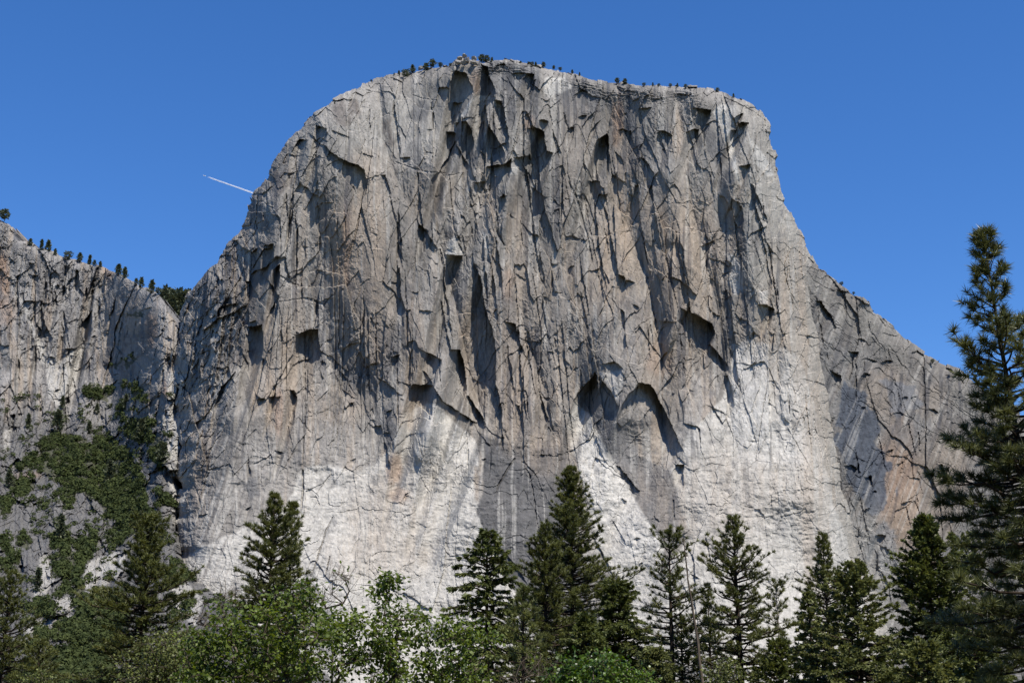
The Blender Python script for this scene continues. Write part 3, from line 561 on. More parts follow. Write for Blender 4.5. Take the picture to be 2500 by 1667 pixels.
TANS = [(1600, 700, 130, 240, .4), (1480, 640, 50, 180, .35), (1330, 790, 90, 190, .32), (1210, 900, 90, 150, .4), (880, 650, 130, 200, .25), (1720, 720, 60, 160, .3), (700, 900, 60, 160, .35), (1180, 420, 40, 120, .25), (1420, 330, 90, 90, .25), (815, 600, 38, 95, .85), (880, 590, 50, 150, .6), (905, 820, 45, 130, .5), (840, 985, 60, 50, .55), (1010, 1020, 40, 40, .5), (1010, 860, 32, 130, .4), (1530, 520, 34, 170, .7), (1655, 650, 60, 200, .6), (1700, 600, 60, 100, .45), (1655, 330, 14, 50, .7), (1640, 930, 60, 90, .5),
    (1340, 1100, 60, 60, .5), (1260, 1000, 70, 110, .5), (1750, 1230, 180, 120, .35), (950, 1250, 90, 120, .4), (1480, 630, 9, 130, .8), (1910, 800, 60, 200, .4), (1990, 1200, 40, 300, .5), (640, 930, 30, 60, .5), (660, 980, 14, 70, .6), (1180, 830, 50, 140, .3), (1400, 700, 60, 100, .35), (1050, 470, 50, 80, .3), (930, 1360, 120, 60, .3), (1130, 780, 30, 60, .6), (900, 410, 60, 50, .35)]
RUSTS = [(1508, 295, 14, 60, .75), (1160, 200, 12, 30, .5), (962, 1140, 16, 40, .6), (975, 1210, 20, 18, .5), (680, 1010, 10, 60, .6), (845, 590, 9, 80, .6), (1290, 300, 18, 20, .4), (1610, 880, 30, 40, .4), (1240, 690, 18, 40, .4)]

def main_colour(U, V):
    C = np.zeros(U.shape + (3,), np.float32) + GREY
    C = C * (1 + 0.30 * fbm(U / 90, V / 160, 301, 4)[..., None])
    ra, rb, rc, dx, dy = voronoi((U + 10 * fbm(U / 40, V / 40, 302, 3)) / 46, (V + 20 * fbm(U / 40, V / 40, 303, 3)) / 120, 304)
    C = C * (0.82 + .36 * ra[..., None])
    C = mixc(C, BEIGE, 0.75 * sstep(1760, 1900, U + 40 * fbm(U / 50, V / 120, 305, 3)))
    C = mixc(C, TAN, 0.5 * streaks(U, V, 20, 300, 320, .0, .5) * sstep(330, 560, V) * (1 - sstep(1150, 1350, V)))
    C = mixc(C, PALE, 0.3 * sstep(150, 330, V) * (1 - sstep(330, 460, V)) * sstep(700, 800, U) * (1 - sstep(1040, 1110, U)))
    C = mixc(C, BROWN, .85 * zone_mask(BROWN_Z, U, V, 340, 16, 4) * sstep(-.5, .2, fbm(U / 14, V / 24, 345, 3)))
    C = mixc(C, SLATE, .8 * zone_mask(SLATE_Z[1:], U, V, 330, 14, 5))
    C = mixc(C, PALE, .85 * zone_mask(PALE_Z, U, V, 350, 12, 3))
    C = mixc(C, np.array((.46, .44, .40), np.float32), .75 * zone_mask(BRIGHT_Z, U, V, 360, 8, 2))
    C = mixc(C, SLATE * 1.0, .75 * zone_mask([('X', [(1440, 1020), (1500, 1000), (1560, 1110), (1640, 1150), (1660, 1250), (1660, 1330), (1625, 1335), (1520, 1170), (1480, 1090)])], U, V, 334, 8, 2))  # shade right of the pale slab, put into the rock colour
    hs_ = streaks(U * .93 + V * .36, V * .93 - U * .36, 9, 120, 336, .0, .5) * (1 - sstep(520, 680, U)) * sstep(560, 700, V)
    C = mixc(C, BROWN * .9, .55 * hs_)
    C = mixc(C, PALE, .45 * streaks(U * .93 + V * .36, V * .93 - U * .36, 7, 90, 338, .15, .5) * (1 - sstep(520, 640, U)) * sstep(640, 800, V))
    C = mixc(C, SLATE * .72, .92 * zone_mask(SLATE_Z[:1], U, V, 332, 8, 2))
    for k, (x, y, rx, ry, s) in enumerate(TANS):
        a0 = max(int((y - 2 * ry - V[0, 0]) / (V[1, 0] - V[0, 0])), 0); a1 = int((y + 2 * ry - V[0, 0]) / (V[1, 0] - V[0, 0])) + 1
        sl = (slice(a0, a1), slice(max(int((x - 2 * rx - U[0, 0]) / (U[0, 1] - U[0, 0])), 0), int((x + 2 * rx - U[0, 0]) / (U[0, 1] - U[0, 0])) + 1))
        C[sl] = mixc(C[sl], TAN, s * blob(U[sl], V[sl], x, y, rx, ry, 400 + 5 * k) * (.45 + .55 * streaks(U[sl], V[sl], 13, 240, 398 + k, -.35, .25)))
    for k, (x, y, rx, ry, s) in enumerate(RUSTS):
        m = blob(U, V, x, y, rx, ry, 500 + 5 * k)
        C = mixc(C, RUST, s * m)
    # dark water streaks run down from ledges; a few white ones too
    dk = streaks(U, V, 9, 230, 370, .12, .5) * sstep(-.15, .35, vn(U / 90, V / 120, 375)) * (1 - .75 * sstep(1000, 1250, V)) * (1 - 0.7 * sstep(1880, 1960, U))
    C = mixc(C, BLACK, .62 * dk)
    C = mixc(C, PALE, .4 * streaks(U, V, 7, 160, 380, .25, .6) * (1 - dk))
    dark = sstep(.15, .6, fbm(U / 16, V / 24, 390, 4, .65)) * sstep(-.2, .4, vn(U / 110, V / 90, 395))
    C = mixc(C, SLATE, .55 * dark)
    return C * (1 + 0.10 * fbm(U / 6, V / 8, 398, 2)[..., None])

mo = np.array([(a, b) for a, b, c in MAIN_OUT], np.float64); mr = np.array([c for a, b, c in MAIN_OUT], np.float64)
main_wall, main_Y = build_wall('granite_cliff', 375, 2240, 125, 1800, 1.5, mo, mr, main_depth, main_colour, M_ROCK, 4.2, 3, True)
main_wall['label'] = 'huge pale grey granite cliff with a flat domed summit, filling the middle of the view'
main_wall['category'] = 'cliff'

# ---- the shoulder behind its right edge
WING_OUT = [(1930, 640, 30), (1985, 640, 30), (2020, 670, 30), (2060, 700, 34), (2085, 720, 34), (2105, 722, 20), (2122, 740, 20), (2130, 760, 30), (2150, 770, 40), (2200, 816, 50), (2250, 854, 50), (2300, 885, 50), (2350, 906, 50), (2400, 950, 50), (2460, 990, 50), (2520, 1030, 50), (2640, 1110, 50), (2640, 1800, 50), (1930, 1800, 50)]
WING_ALC = [('G', [(595, 740), (640, 740), (730, 870), (760, 950), (740, 980), (690, 930), (650, 985), (610, 860)]), ('G', [(730, 640), (850, 670), (1000, 760), (1100, 850), (1250, 980), (1282, 1010), (1200, 985), (1050, 855), (900, 755), (780, 682)]),
    ('G', [(700, 1260), (800, 1310), (790, 1370), (740, 1380)]), ('G', [(1580, 1295), (1700, 1330), (1760, 1370), (1680, 1350)]), ('G', [(1350, 1050), (1420, 1100), (1410, 1110)]), ('G', [(740, 1000), (760, 1060), (750, 1062)]), ('G', [(1480, 1190), (1510, 1200), (1500, 1225)]),
    ('F', [(2130, 930), (2200, 980), (2210, 1020), (2150, 1010)]), ('J', [(1730, 0), (1760, 0), (1830, 200), (1800, 200)]), ('J', [(1060, 10), (1120, 0), (1180, 60), (1130, 110)]), ('J', [(1200, 90), (1260, 80), (1270, 170), (1210, 190)])]
WING_CR = [('G', [(1160, 1080), (1220, 1150), (1260, 1230)], 4), ('G', [(1080, 1250), (1140, 1300)], 4), ('G', [(1120, 1480), (1190, 1560)], 5), ('J', [(1580, 50), (1640, 130), (1700, 180)], 4), ('G', [(905, 1220), (905, 1500)], 5), ('G', [(600, 700), (640, 1000), (700, 1200)], 4)]
def wing_extra():
    rng = np.random.RandomState(14); ok = lambda u, v: v - .72 * (u - 2000) > 740
    return grooves(rng, 18, 2010, 2480, 760, 1400, lambda u, v: .22, (3, 7), (40, 120), ok) + roofs(rng, 26, 2000, 2480, 740, 1400, (8, 30), ok)
def left_extra():
    rng = np.random.RandomState(24); ok = lambda u, v: v > np.interp(u, [0, 100, 400], [580, 640, 770])
    return grooves(rng, 70, -20, 440, 570, 1000, lambda u, v: .06, (3, 9), (25, 110), ok) + roofs(rng, 160, -20, 440, 600, 1500, (6, 20), ok)
def wing_depth(U, V, sd, RR):
    base = 1830 + 0.25 * (U - 2000) - 0.16 * np.clip(V - 900, 0, 900)
    base = base + 14 * vn((U - .5 * V) / 120, (V + U) / 400, 61) + 8 * vn((U - .4 * V) / 60, V / 220, 62)
    R = RR * .55
    t = np.clip(sd * .55 / R, 0, 1)
    base = base + R * 1.3 * (1 - np.sqrt(np.maximum(1 - (1 - t) ** 2, 0)))
    base = base + rock_relief(U, V, 160, 0.55 + 0 * U)
    # slabs lie parallel to the sloping shoulder
    s = V - 0.72 * (U - 2000)
    base = base + 1.6 * (saw(vn(U / 90, s / 20 + .8 * fbm(U / 40, V / 40, 67, 3), 66), 1.5) - .5) * (1 - sstep(850, 1000, s))
    WU = U + 3 * fbm(U / 16, V / 16, 71, 3, .6); WV = V + 3 * fbm(U / 16, V / 16, 75, 3, .6)
    return base + recess(fill(zones_of(WING_ALC) + wing_extra(), U, V, WU, WV), U, V, .56) + recess(fill([zline(z, p, w) for z, p, w in WING_CR], U, V, WU, WV), U, V, .56, decay=.8)
def wing_colour(U, V):
    C = np.zeros(U.shape + (3,), np.float32) + np.array((.19, .182, .17), np.float32)
    s = V - 0.72 * (U - 2000)
    C = mixc(C, BEIGE, .45 * (1 - sstep(700, 820, s + 20 * fbm(U / 40, V / 40, 80, 3))))
    C = mixc(C, BROWN, .5 * sstep(-.2, .5, fbm(U / 50, V / 70, 82, 3)))
    for k, (x, y, rx, ry, q) in enumerate([(2195, 1200, 55, 150, .85), (2230, 1330, 60, 120, .6), (2160, 960, 60, 60, .45), (2270, 980, 50, 40, .4), (2300, 1180, 60, 110, .6)]):
        C = mixc(C, TAN if k else RUST * .9 + TAN * .1, q * blob(U, V, x, y, rx, ry, 600 + 5 * k))
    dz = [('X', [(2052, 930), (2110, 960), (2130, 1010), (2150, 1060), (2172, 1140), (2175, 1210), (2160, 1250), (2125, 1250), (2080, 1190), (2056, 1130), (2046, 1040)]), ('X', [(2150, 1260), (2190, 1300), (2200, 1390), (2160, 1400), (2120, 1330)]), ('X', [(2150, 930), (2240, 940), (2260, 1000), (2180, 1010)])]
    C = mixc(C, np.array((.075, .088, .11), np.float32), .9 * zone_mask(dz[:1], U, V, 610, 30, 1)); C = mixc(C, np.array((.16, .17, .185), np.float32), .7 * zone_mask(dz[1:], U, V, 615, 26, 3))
    C = mixc(C, BLACK, .6 * streaks(U, V, 8, 120, 620, .05, .4) * sstep(880, 930, V) * (1 - sstep(1010, 1100, V)) * sstep(2080, 2130, U))
    C = mixc(C, BLACK, .4 * streaks(U + .3 * V, V, 9, 160, 630, .1, .5))
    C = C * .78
    C = mixc(C, PALE * .9, .45 * blob(U, V, 2130, 1420, 60, 150, 640) + .35 * streaks(U + .4 * V, V, 8, 100, 645, .2, .6))
    return C * (1 + 0.12 * fbm(U / 6, V / 8, 648, 2)[..., None])
wo_ = np.array([(a, b) for a, b, c in WING_OUT], np.float64); wr_ = np.array([c for a, b, c in WING_OUT], np.float64)
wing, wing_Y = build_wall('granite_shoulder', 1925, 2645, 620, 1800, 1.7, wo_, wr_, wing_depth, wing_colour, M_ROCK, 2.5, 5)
wing['label'] = 'darker sloping granite shoulder falling away behind the right edge of the great cliff'
wing['category'] = 'cliff'

# ---- the lower cliff and brushy slope on the left
LEFT_OUT = [(-80, 500, 30), (-20, 520, 30), (0, 536, 30), (22, 545, 24), (34, 563, 20), (41, 585, 20), (78, 597, 24), (153, 624, 24), (184, 635, 24), (245, 650, 24), (286, 665, 24), (316, 682, 24), (354, 703, 24), (391, 720, 30), (405, 740, 30), (408, 760, 24), (425, 788, 30), (456, 779, 30), (483, 757, 30), (540, 770, 30), (560, 850, 30), (520, 950, 30), (470, 1050, 30), (438, 1110, 30), (428, 1180, 30),
    (428, 1290, 30), (432, 1365, 30), (462, 1395, 40), (490, 1430, 40), (560, 1475, 50), (640, 1545, 50), (760, 1640, 50), (900, 1800, 50), (-80, 1800, 50)]
LEFT_ALC = [('A', [(540, 755), (560, 760), (575, 900), (612, 950), (570, 985), (545, 900)]), ('A', [(700, 735), (722, 740), (650, 960), (622, 955)]), ('A', [(560, 1180), (662, 1050), (650, 1240), (600, 1285)]), ('A', [(225, 1090), (330, 1240), (290, 1292), (240, 1150)]), ('A', [(230, 590), (300, 640), (375, 800), (330, 792), (290, 690)]),
    ('A', [(895, 1140), (942, 1195), (920, 1292), (890, 1292)]), ('A', [(110, 640), (170, 665), (160, 680)]), ('A', [(610, 765), (660, 770), (630, 782)]), ('A', [(190, 690), (270, 790), (250, 790)]), ('A', [(460, 740), (520, 700), (490, 790)]), ('A', [(70, 990), (110, 980), (80, 1010)]), ('A', [(20, 880), (80, 960), (60, 975)]), ('A', [(1240, 1150), (1310, 1200), (1270, 1240)]), ('A', [(330, 1160), (380, 1250), (360, 1330), (330, 1240)]), ('A', [(430, 1080), (470, 1240), (455, 1300)]), ('A', [(150, 580), (190, 580), (180, 605)]),
    ('A', [(600, 960), (680, 900), (640, 1060), (600, 1080)]), ('A', [(780, 1100), (830, 1020), (800, 1200)]), ('A', [(1000, 1050), (1090, 1030), (1060, 1120)]), ('A', [(860, 960), (930, 950), (910, 1000)]), ('D', [(70, 330), (105, 330), (100, 480), (85, 500)]), ('D', [(560, 380), (630, 370), (600, 395)]), ('D', [(225, 290), (250, 290), (240, 420)]), ('D', [(0, 110), (50, 140), (30, 160)]),
    ('D', [(1190, 470), (1262, 480), (1230, 520), (1200, 505)]), ('D', [(1185, 700), (1240, 740), (1245, 790), (1200, 770)]), ('D', [(1220, 780), (1300, 770), (1290, 830), (1260, 862), (1228, 850)]), ('D', [(1310, 960), (1360, 940), (1330, 990)]), ('D', [(1225, 1150), (1265, 1170), (1262, 1240), (1240, 1250)]), ('K', [(810, 680), (860, 660), (830, 710)]), ('K', [(700, 885), (760, 880), (735, 912)]), ('K', [(640, 860), (720, 800), (720, 830), (660, 880)])]
def left_base(U, V):
    # upper wall steep, lower slope comes forward towards the valley
    y = np.interp(V, [500, 700, 900, 1000, 1150, 1300, 1400, 1500, 1700, 1800], [2330, 2300, 2230, 2130, 1950, 1720, 1580, 1450, 1230, 1150])
    g = np.interp(V, [500, 755, 850, 1000, 1100, 1200, 1290, 1360, 1800], [2330, 2030, 1965, 1905, 1855, 1790, 1735, 1650, 1150])
    return y + (np.minimum(g - 72, y) - y) * sstep(240, 415, U)
def left_depth(U, V, sd, RR):
    base = left_base(U, V)
    low = sstep(880, 1080, V)
    base = base + 20 * vn((U + .3 * V) / 75, V / 500, 261) * (1 - .4 * low) + 9 * vn((U + .2 * V) / 34, V / 200, 262)
    R = RR * .68
    t = np.clip(sd * .68 / R, 0, 1)
    base = base + R * 1.6 * (1 - np.sqrt(np.maximum(1 - (1 - t) ** 2, 0)))
    base = base + (1.3 - .6 * low) * rock_relief(U * 1.5, V * 1.5, 260, 1 - .25 * low)
    jx = (U + 8 * fbm(U / 22, V / 22, 263, 3)) * .82 + V * .5; jy = (V + 8 * fbm(U / 22, V / 22, 267, 3)) * .82 - U * .5
    base = base + (.3 + .7 * low) * (facets(jx / 42, jy / 60, 285, 9, 14, 13) + facets(jx / 17, jy / 26, 286, 4, 7, 6.5) + facets(jx / 7, jy / 9, 287, .9, 1.6, 1.5))
    s = V + .5 * U
    base = base + 7 * fbm(U / 40, V / 30, 275, 4, .6) * low + 3.5 * (saw(vn((U - .5 * V) / 36, s / 30, 280), 2.2) - .5) * (.3 + .7 * low)
    WU = U + 3 * fbm(U / 12, V / 12, 271, 3, .6); WV = V + 3 * fbm(U / 12, V / 12, 273, 3, .6)
    return base + recess(fill(zones_of(LEFT_ALC) + left_extra(), U, V, WU, WV), U, V, .66)
def left_colour(U, V):
    C = np.zeros(U.shape + (3,), np.float32) + np.array((.225, .213, .198), np.float32)
    C = C * (1 + 0.25 * fbm(U / 60, V / 60, 700, 3)[..., None])
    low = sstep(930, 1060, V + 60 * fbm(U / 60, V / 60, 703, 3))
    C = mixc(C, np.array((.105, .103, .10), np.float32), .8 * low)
    C = mixc(C, TAN, .55 * streaks(U, V, 12, 110, 705, .1, .5) * (1 - low))
    for k, (x, y, rx, ry, q) in enumerate([(5, 670, 16, 60, .8), (15, 760, 22, 40, .5), (370, 800, 14, 40, .8), (265, 650, 14, 30, .5), (405, 950, 8, 30, .7), (70, 1160, 30, 12, .4)]):
        C = mixc(C, RUST, q * blob(U, V, x, y, rx, ry, 720 + 5 * k))
    C = mixc(C, BLACK, .5 * streaks(U, V, 6, 90, 740, .15, .5))
    C = mixc(C, SLATE * .8, .6 * sstep(.1, .5, fbm(U / 14, V / 20, 745, 4, .65)))
    pz = [('A', [(70, 880), (150, 1000), (230, 1200), (300, 1420), (420, 1567), (560, 1480), (640, 1260), (560, 1330), (430, 1420), (330, 1350), (260, 1220), (180, 1000)]), ('D', [(330, 0), (560, 0), (560, 120), (480, 220), (420, 280), (350, 180), (340, 80)]), ('A', [(350, 890), (410, 850), (405, 890), (370, 905)]),
          ('D', [(1190, 60), (1330, 0), (1330, 250), (1290, 420), (1290, 680), (1180, 650), (1190, 480), (1160, 400), (1200, 300)]), ('D', [(1215, 690), (1320, 700), (1300, 780), (1215, 780)]), ('D', [(1200, 780), (1290, 800), (1300, 1000), (1230, 960)]), ('D', [(1230, 1010), (1340, 1030), (1360, 1120), (1240, 1140)]),
          ('K', [(640, 700), (830, 620), (920, 640), (850, 800), (700, 900), (620, 930), (610, 800)]), ('K', [(300, 640), (350, 640), (390, 830), (330, 930), (260, 960), (250, 850)]), ('K', [(390, 950), (520, 940), (530, 1030), (400, 1040)]), ('K', [(180, 1130), (520, 1060), (520, 1110), (330, 1150), (260, 1290), (190, 1230)]), ('K', [(1210, 900), (1330, 830), (1460, 960), (1400, 1150), (1250, 1050)]), ('D', [(20, 430), (80, 430), (80, 560), (20, 600)]), ('D', [(0, 560), (1, 560), (1, 561)])]
    C = mixc(C, np.array((.36, .345, .315), np.float32), .75 * zone_mask(pz, U, V, 760, 9, 3))
    # thin soil and leaf litter where the brush grows
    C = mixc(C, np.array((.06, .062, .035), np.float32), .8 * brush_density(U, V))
    return C * (1 + 0.14 * fbm(U / 5, V / 7, 768, 2)[..., None])
BRUSH_Z = [('D', [(300, 460), (420, 450), (560, 480), (620, 540), (820, 450), (820, 560), (930, 560), (960, 660), (1010, 760), (1030, 850), (1090, 980), (1100, 1060), (1000, 1060), (960, 1180), (820, 1260), (760, 1180), (880, 1120), (740, 1060), (700, 960), (560, 900), (440, 840), (330, 800), (230, 740), (110, 720), (160, 650), (300, 590)]),
    ('D', [(800, 110), (900, 100), (1040, 160), (1050, 240), (940, 220), (900, 140)]), ('D', [(610, 130), (800, 150), (780, 220), (620, 200)]), ('D', [(820, 250), (920, 270), (900, 340), (830, 310)]), ('D', [(1100, 470), (1170, 500), (1190, 640), (1150, 800), (1110, 640)]), ('D', [(890, 370), (1100, 380), (1080, 520), (980, 520), (900, 430)]),
    ('D', [(360, 900), (440, 890), (440, 940), (370, 940)]), ('D', [(470, 900), (540, 930), (520, 1000), (470, 970)]), ('D', [(380, 1180), (500, 1180), (520, 1260), (440, 1320), (380, 1240)]), ('D', [(530, 1250), (640, 1230), (740, 1280), (640, 1350), (600, 1500), (540, 1520)]), ('D', [(370, 1330), (500, 1290), (530, 1400), (480, 1520), (390, 1480)]), ('D', [(0, 1180), (60, 1160), (80, 1330), (0, 1380)]), ('D', [(140, 1160), (210, 1180), (190, 1300), (150, 1290)]),
    ('D', [(650, 1150), (720, 1140), (720, 1240), (650, 1240)]), ('D', [(0, 1350), (150, 1340), (150, 1420), (0, 1450)]), ('D', [(1170, 410), (1260, 460), (1180, 470)]), ('D', [(1130, 900), (1180, 890), (1300, 960), (1290, 1010), (1140, 1000)]), ('D', [(100, 780), (240, 800), (230, 880), (130, 900)]), ('D', [(0, 960), (80, 940), (70, 1020), (0, 1060)]),
    ('K', [(540, 970), (880, 910), (880, 1100), (860, 1300), (760, 1567), (0, 1567), (230, 1400), (420, 1330), (540, 1250), (390, 1240), (420, 1150), (540, 1110)]), ('K', [(370, 930), (500, 840), (520, 880), (430, 960)]), ('K', [(190, 1000), (360, 980), (370, 1040), (260, 1080)]), ('K', [(270, 1180), (340, 1170), (350, 1290), (280, 1290)]), ('K', [(1200, 680), (1290, 690), (1380, 780), (1440, 880), (1400, 850), (1280, 900), (1210, 880)]), ('K', [(540, 840), (620, 830), (620, 910), (560, 920)]), ('K', [(1560, 880), (1680, 880), (1680, 960), (1560, 960)]),
    ('K', [(540, 560), (640, 540), (740, 600), (640, 680), (540, 700)]), ('K', [(1320, 960), (1400, 980), (1390, 1010), (1340, 1010)]), ('A', [(800, 1420), (960, 1390), (960, 1430), (850, 1440)]), ('A', [(910, 1100), (1010, 1060), (1030, 1080), (930, 1110)])]
_brush_polys = zones_of(BRUSH_Z)
def brush_density(U, V):
    WU = U + 26 * fbm(U / 34, V / 34, 780, 4, .65); WV = V + 26 * fbm(U / 34, V / 34, 787, 4, .65)
    if U.ndim == 2 and U.shape[0] > 2: m = fill(_brush_polys, U, V, WU, WV).astype(np.float32)
    else:
        m = np.zeros(U.shape, np.float32)
        for p in _brush_polys: m = np.maximum(m, inside(p, WU, WV))
    return m
lo_ = np.array([(a, b) for a, b, c in LEFT_OUT], np.float64); lr_ = np.array([c for a, b, c in LEFT_OUT], np.float64)
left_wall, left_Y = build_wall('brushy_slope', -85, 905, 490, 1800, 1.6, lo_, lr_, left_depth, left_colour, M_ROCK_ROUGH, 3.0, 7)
left_wall['label'] = 'lower broken grey cliff and steep brushy rock slope at the left'
left_wall['category'] = 'slope'

# ---- the valley floor
def ground_mat():
    m, nt, p = new_mat('meadow_floor')
    N = nt.nodes.new; L = nt.links.new
    tc = N('ShaderNodeTexCoord'); nz = N('ShaderNodeTexNoise'); nz.inputs['Scale'].default_value = 0.15; nz.inputs['Detail'].default_value = 8
    L(tc.outputs['Object'], nz.inputs['Vector'])
    mx = N('ShaderNodeMix'); mx.data_type = 'RGBA'; mx.inputs[6].default_value = (.045, .055, .022, 1); mx.inputs[7].default_value = (.10, .09, .05, 1)
    L(nz.outputs['Fac'], mx.inputs[0]); L(mx.outputs[2], p.inputs['Base Color'])
    p.inputs['Roughness'].default_value = 0.95; p.inputs['Specular IOR Level'].default_value = 0.1
    return m
n = 60
gx, gy = np.meshgrid(np.sign(np.linspace(-1, 1, n)) * np.abs(np.linspace(-1, 1, n)) ** 3 * 45000, np.sign(np.linspace(-1, 1, n)) * np.abs(np.linspace(-1, 1, n)) ** 3 * 45000)
gz = 0.5 * vn(gx / 40, gy / 40, 801) * (np.hypot(gx, gy) > 15)
gi = np.arange(n * n).reshape(n, n)
ground = mesh_np('ground', np.stack([gx, gy, gz - .25], -1).reshape(-1, 3), np.stack([gi[:-1, :-1], gi[:-1, 1:], gi[1:, 1:], gi[1:, :-1]], -1).reshape(-1, 4), ground_mat(), smooth=True)
tag(ground, kind='structure')
# ---- unseen wooded valley wall behind the camera, added to block low sky light
az = np.radians(np.linspace(100, 260, 120)); hh = np.linspace(0, 1, 40)
A, Hh = np.meshgrid(az, hh)
rad_ = 1150 + 750 * Hh ** 1.3 + 160 * fbm(A * 6, Hh * 3, 811, 4)
top = 760 + 240 * fbm(A * 5, A * 0, 817, 4)
wall_v = np.stack([rad_ * np.sin(A), rad_ * np.cos(A), -5 + top * Hh + 40 * fbm(A * 20, Hh * 8, 821, 3) * Hh], -1).reshape(-1, 3)
gi = np.arange(40 * 120).reshape(40, 120)
m, nt, p = new_mat('wooded_hillside')
nz = nt.nodes.new('ShaderNodeTexNoise'); nz.inputs['Scale'].default_value = .01; nz.inputs['Detail'].default_value = 8
tcn = nt.nodes.new('ShaderNodeTexCoord'); nt.links.new(tcn.outputs['Object'], nz.inputs['Vector'])
mx = nt.nodes.new('ShaderNodeMix'); mx.data_type = 'RGBA'; mx.inputs[6].default_value = (.03, .042, .02, 1); mx.inputs[7].default_value = (.16, .15, .13, 1)
mr_ = nt.nodes.new('ShaderNodeMapRange'); mr_.inputs['From Min'].default_value = .45; mr_.inputs['From Max'].default_value = .62
nt.links.new(nz.outputs['Fac'], mr_.inputs['Value']); nt.links.new(mr_.outputs[0], mx.inputs[0]); nt.links.new(mx.outputs[2], p.inputs['Base Color']); p.inputs['Roughness'].default_value = .95
sky_block_hills = mesh_np('sky_block_hills', wall_v, np.stack([gi[:-1, :-1], gi[1:, :-1], gi[1:, 1:], gi[:-1, 1:]], -1).reshape(-1, 4), m, smooth=True)
tag(sky_block_hills, kind='structure')
#TREES
# ------------------------------------------------------------------ plants: builders
class MB:
    def __init__(s): s.v = []; s.q = []; s.t = []; s.n = 0
    def add(s, v, q=None, t=None):
        if q is not None and len(q): s.q.append(np.asarray(q) + s.n)
        if t is not None and len(t): s.t.append(np.asarray(t) + s.n)
        s.v.append(np.asarray(v, np.float64)); s.n += len(v)
    def tube(s, pts, rad, k=5):
        pts = np.asarray(pts, np.float64); n = len(pts)
        d = np.gradient(pts, axis=0); d /= np.linalg.norm(d, axis=1)[:, None] + 1e-9
        ref = np.array([0, 0, 1.0]) if abs(d[0, 2]) < .8 else np.array([1.0, 0, 0])
        a = np.cross(d, ref); a /= np.linalg.norm(a, axis=1)[:, None] + 1e-9; b = np.cross(d, a)
        th = np.arange(k) * 2 * math.pi / k
        ring = pts[:, None] + np.asarray(rad)[:, None, None] * (np.cos(th)[None, :, None] * a[:, None] + np.sin(th)[None, :, None] * b[:, None])
        i = np.arange((n - 1) * k).reshape(n - 1, k); j = np.roll(i, -1, 1)
        s.add(ring.reshape(-1, 3), q=np.stack([i, j, j + k, i + k], -1).reshape(-1, 4))
    def build(s, name, mats, parent=None, smooth=False):
        fl = []
        if s.q: fl.append(np.concatenate(s.q))
        if s.t: fl.append(np.concatenate(s.t))
        return mesh_np(name, np.concatenate(s.v), fl, mats, parent, smooth=smooth)

def unit(a):
    return a / (np.linalg.norm(a, axis=-1, keepdims=True) + 1e-9)

def needles(mb, pos, dirs, size, K, spread, width, rng, droop=0.0, quad=False):
    """K slim needles (or needle bunches) fanning out of every shoot"""
    N = len(pos)
    if not N: return
    P = np.repeat(pos, K, 0); D = np.repeat(dirs, K, 0); S = np.repeat(size, K) * rng.uniform(.7, 1.15, N * K)
    nd = unit(D + spread * unit(rng.normal(size=(N * K, 3))) - np.array([0, 0, droop]))
    P = P - D * (S * rng.uniform(0, .55, N * K))[:, None]
    side = unit(np.cross(nd, rng.normal(size=(N * K, 3)))) * (S * width)[:, None]
    tip = P + nd * S[:, None]
    M = N * K
    if quad:
        mid = P + nd * (S * .55)[:, None]
        v = np.stack([P, mid + side, tip, mid - side], 1).reshape(-1, 3)
        mb.add(v, q=np.arange(M * 4).reshape(M, 4))
    else:
        v = np.stack([P - side, P + side, tip], 1).reshape(-1, 3)
        mb.add(v, t=np.arange(M * 3).reshape(M, 3))

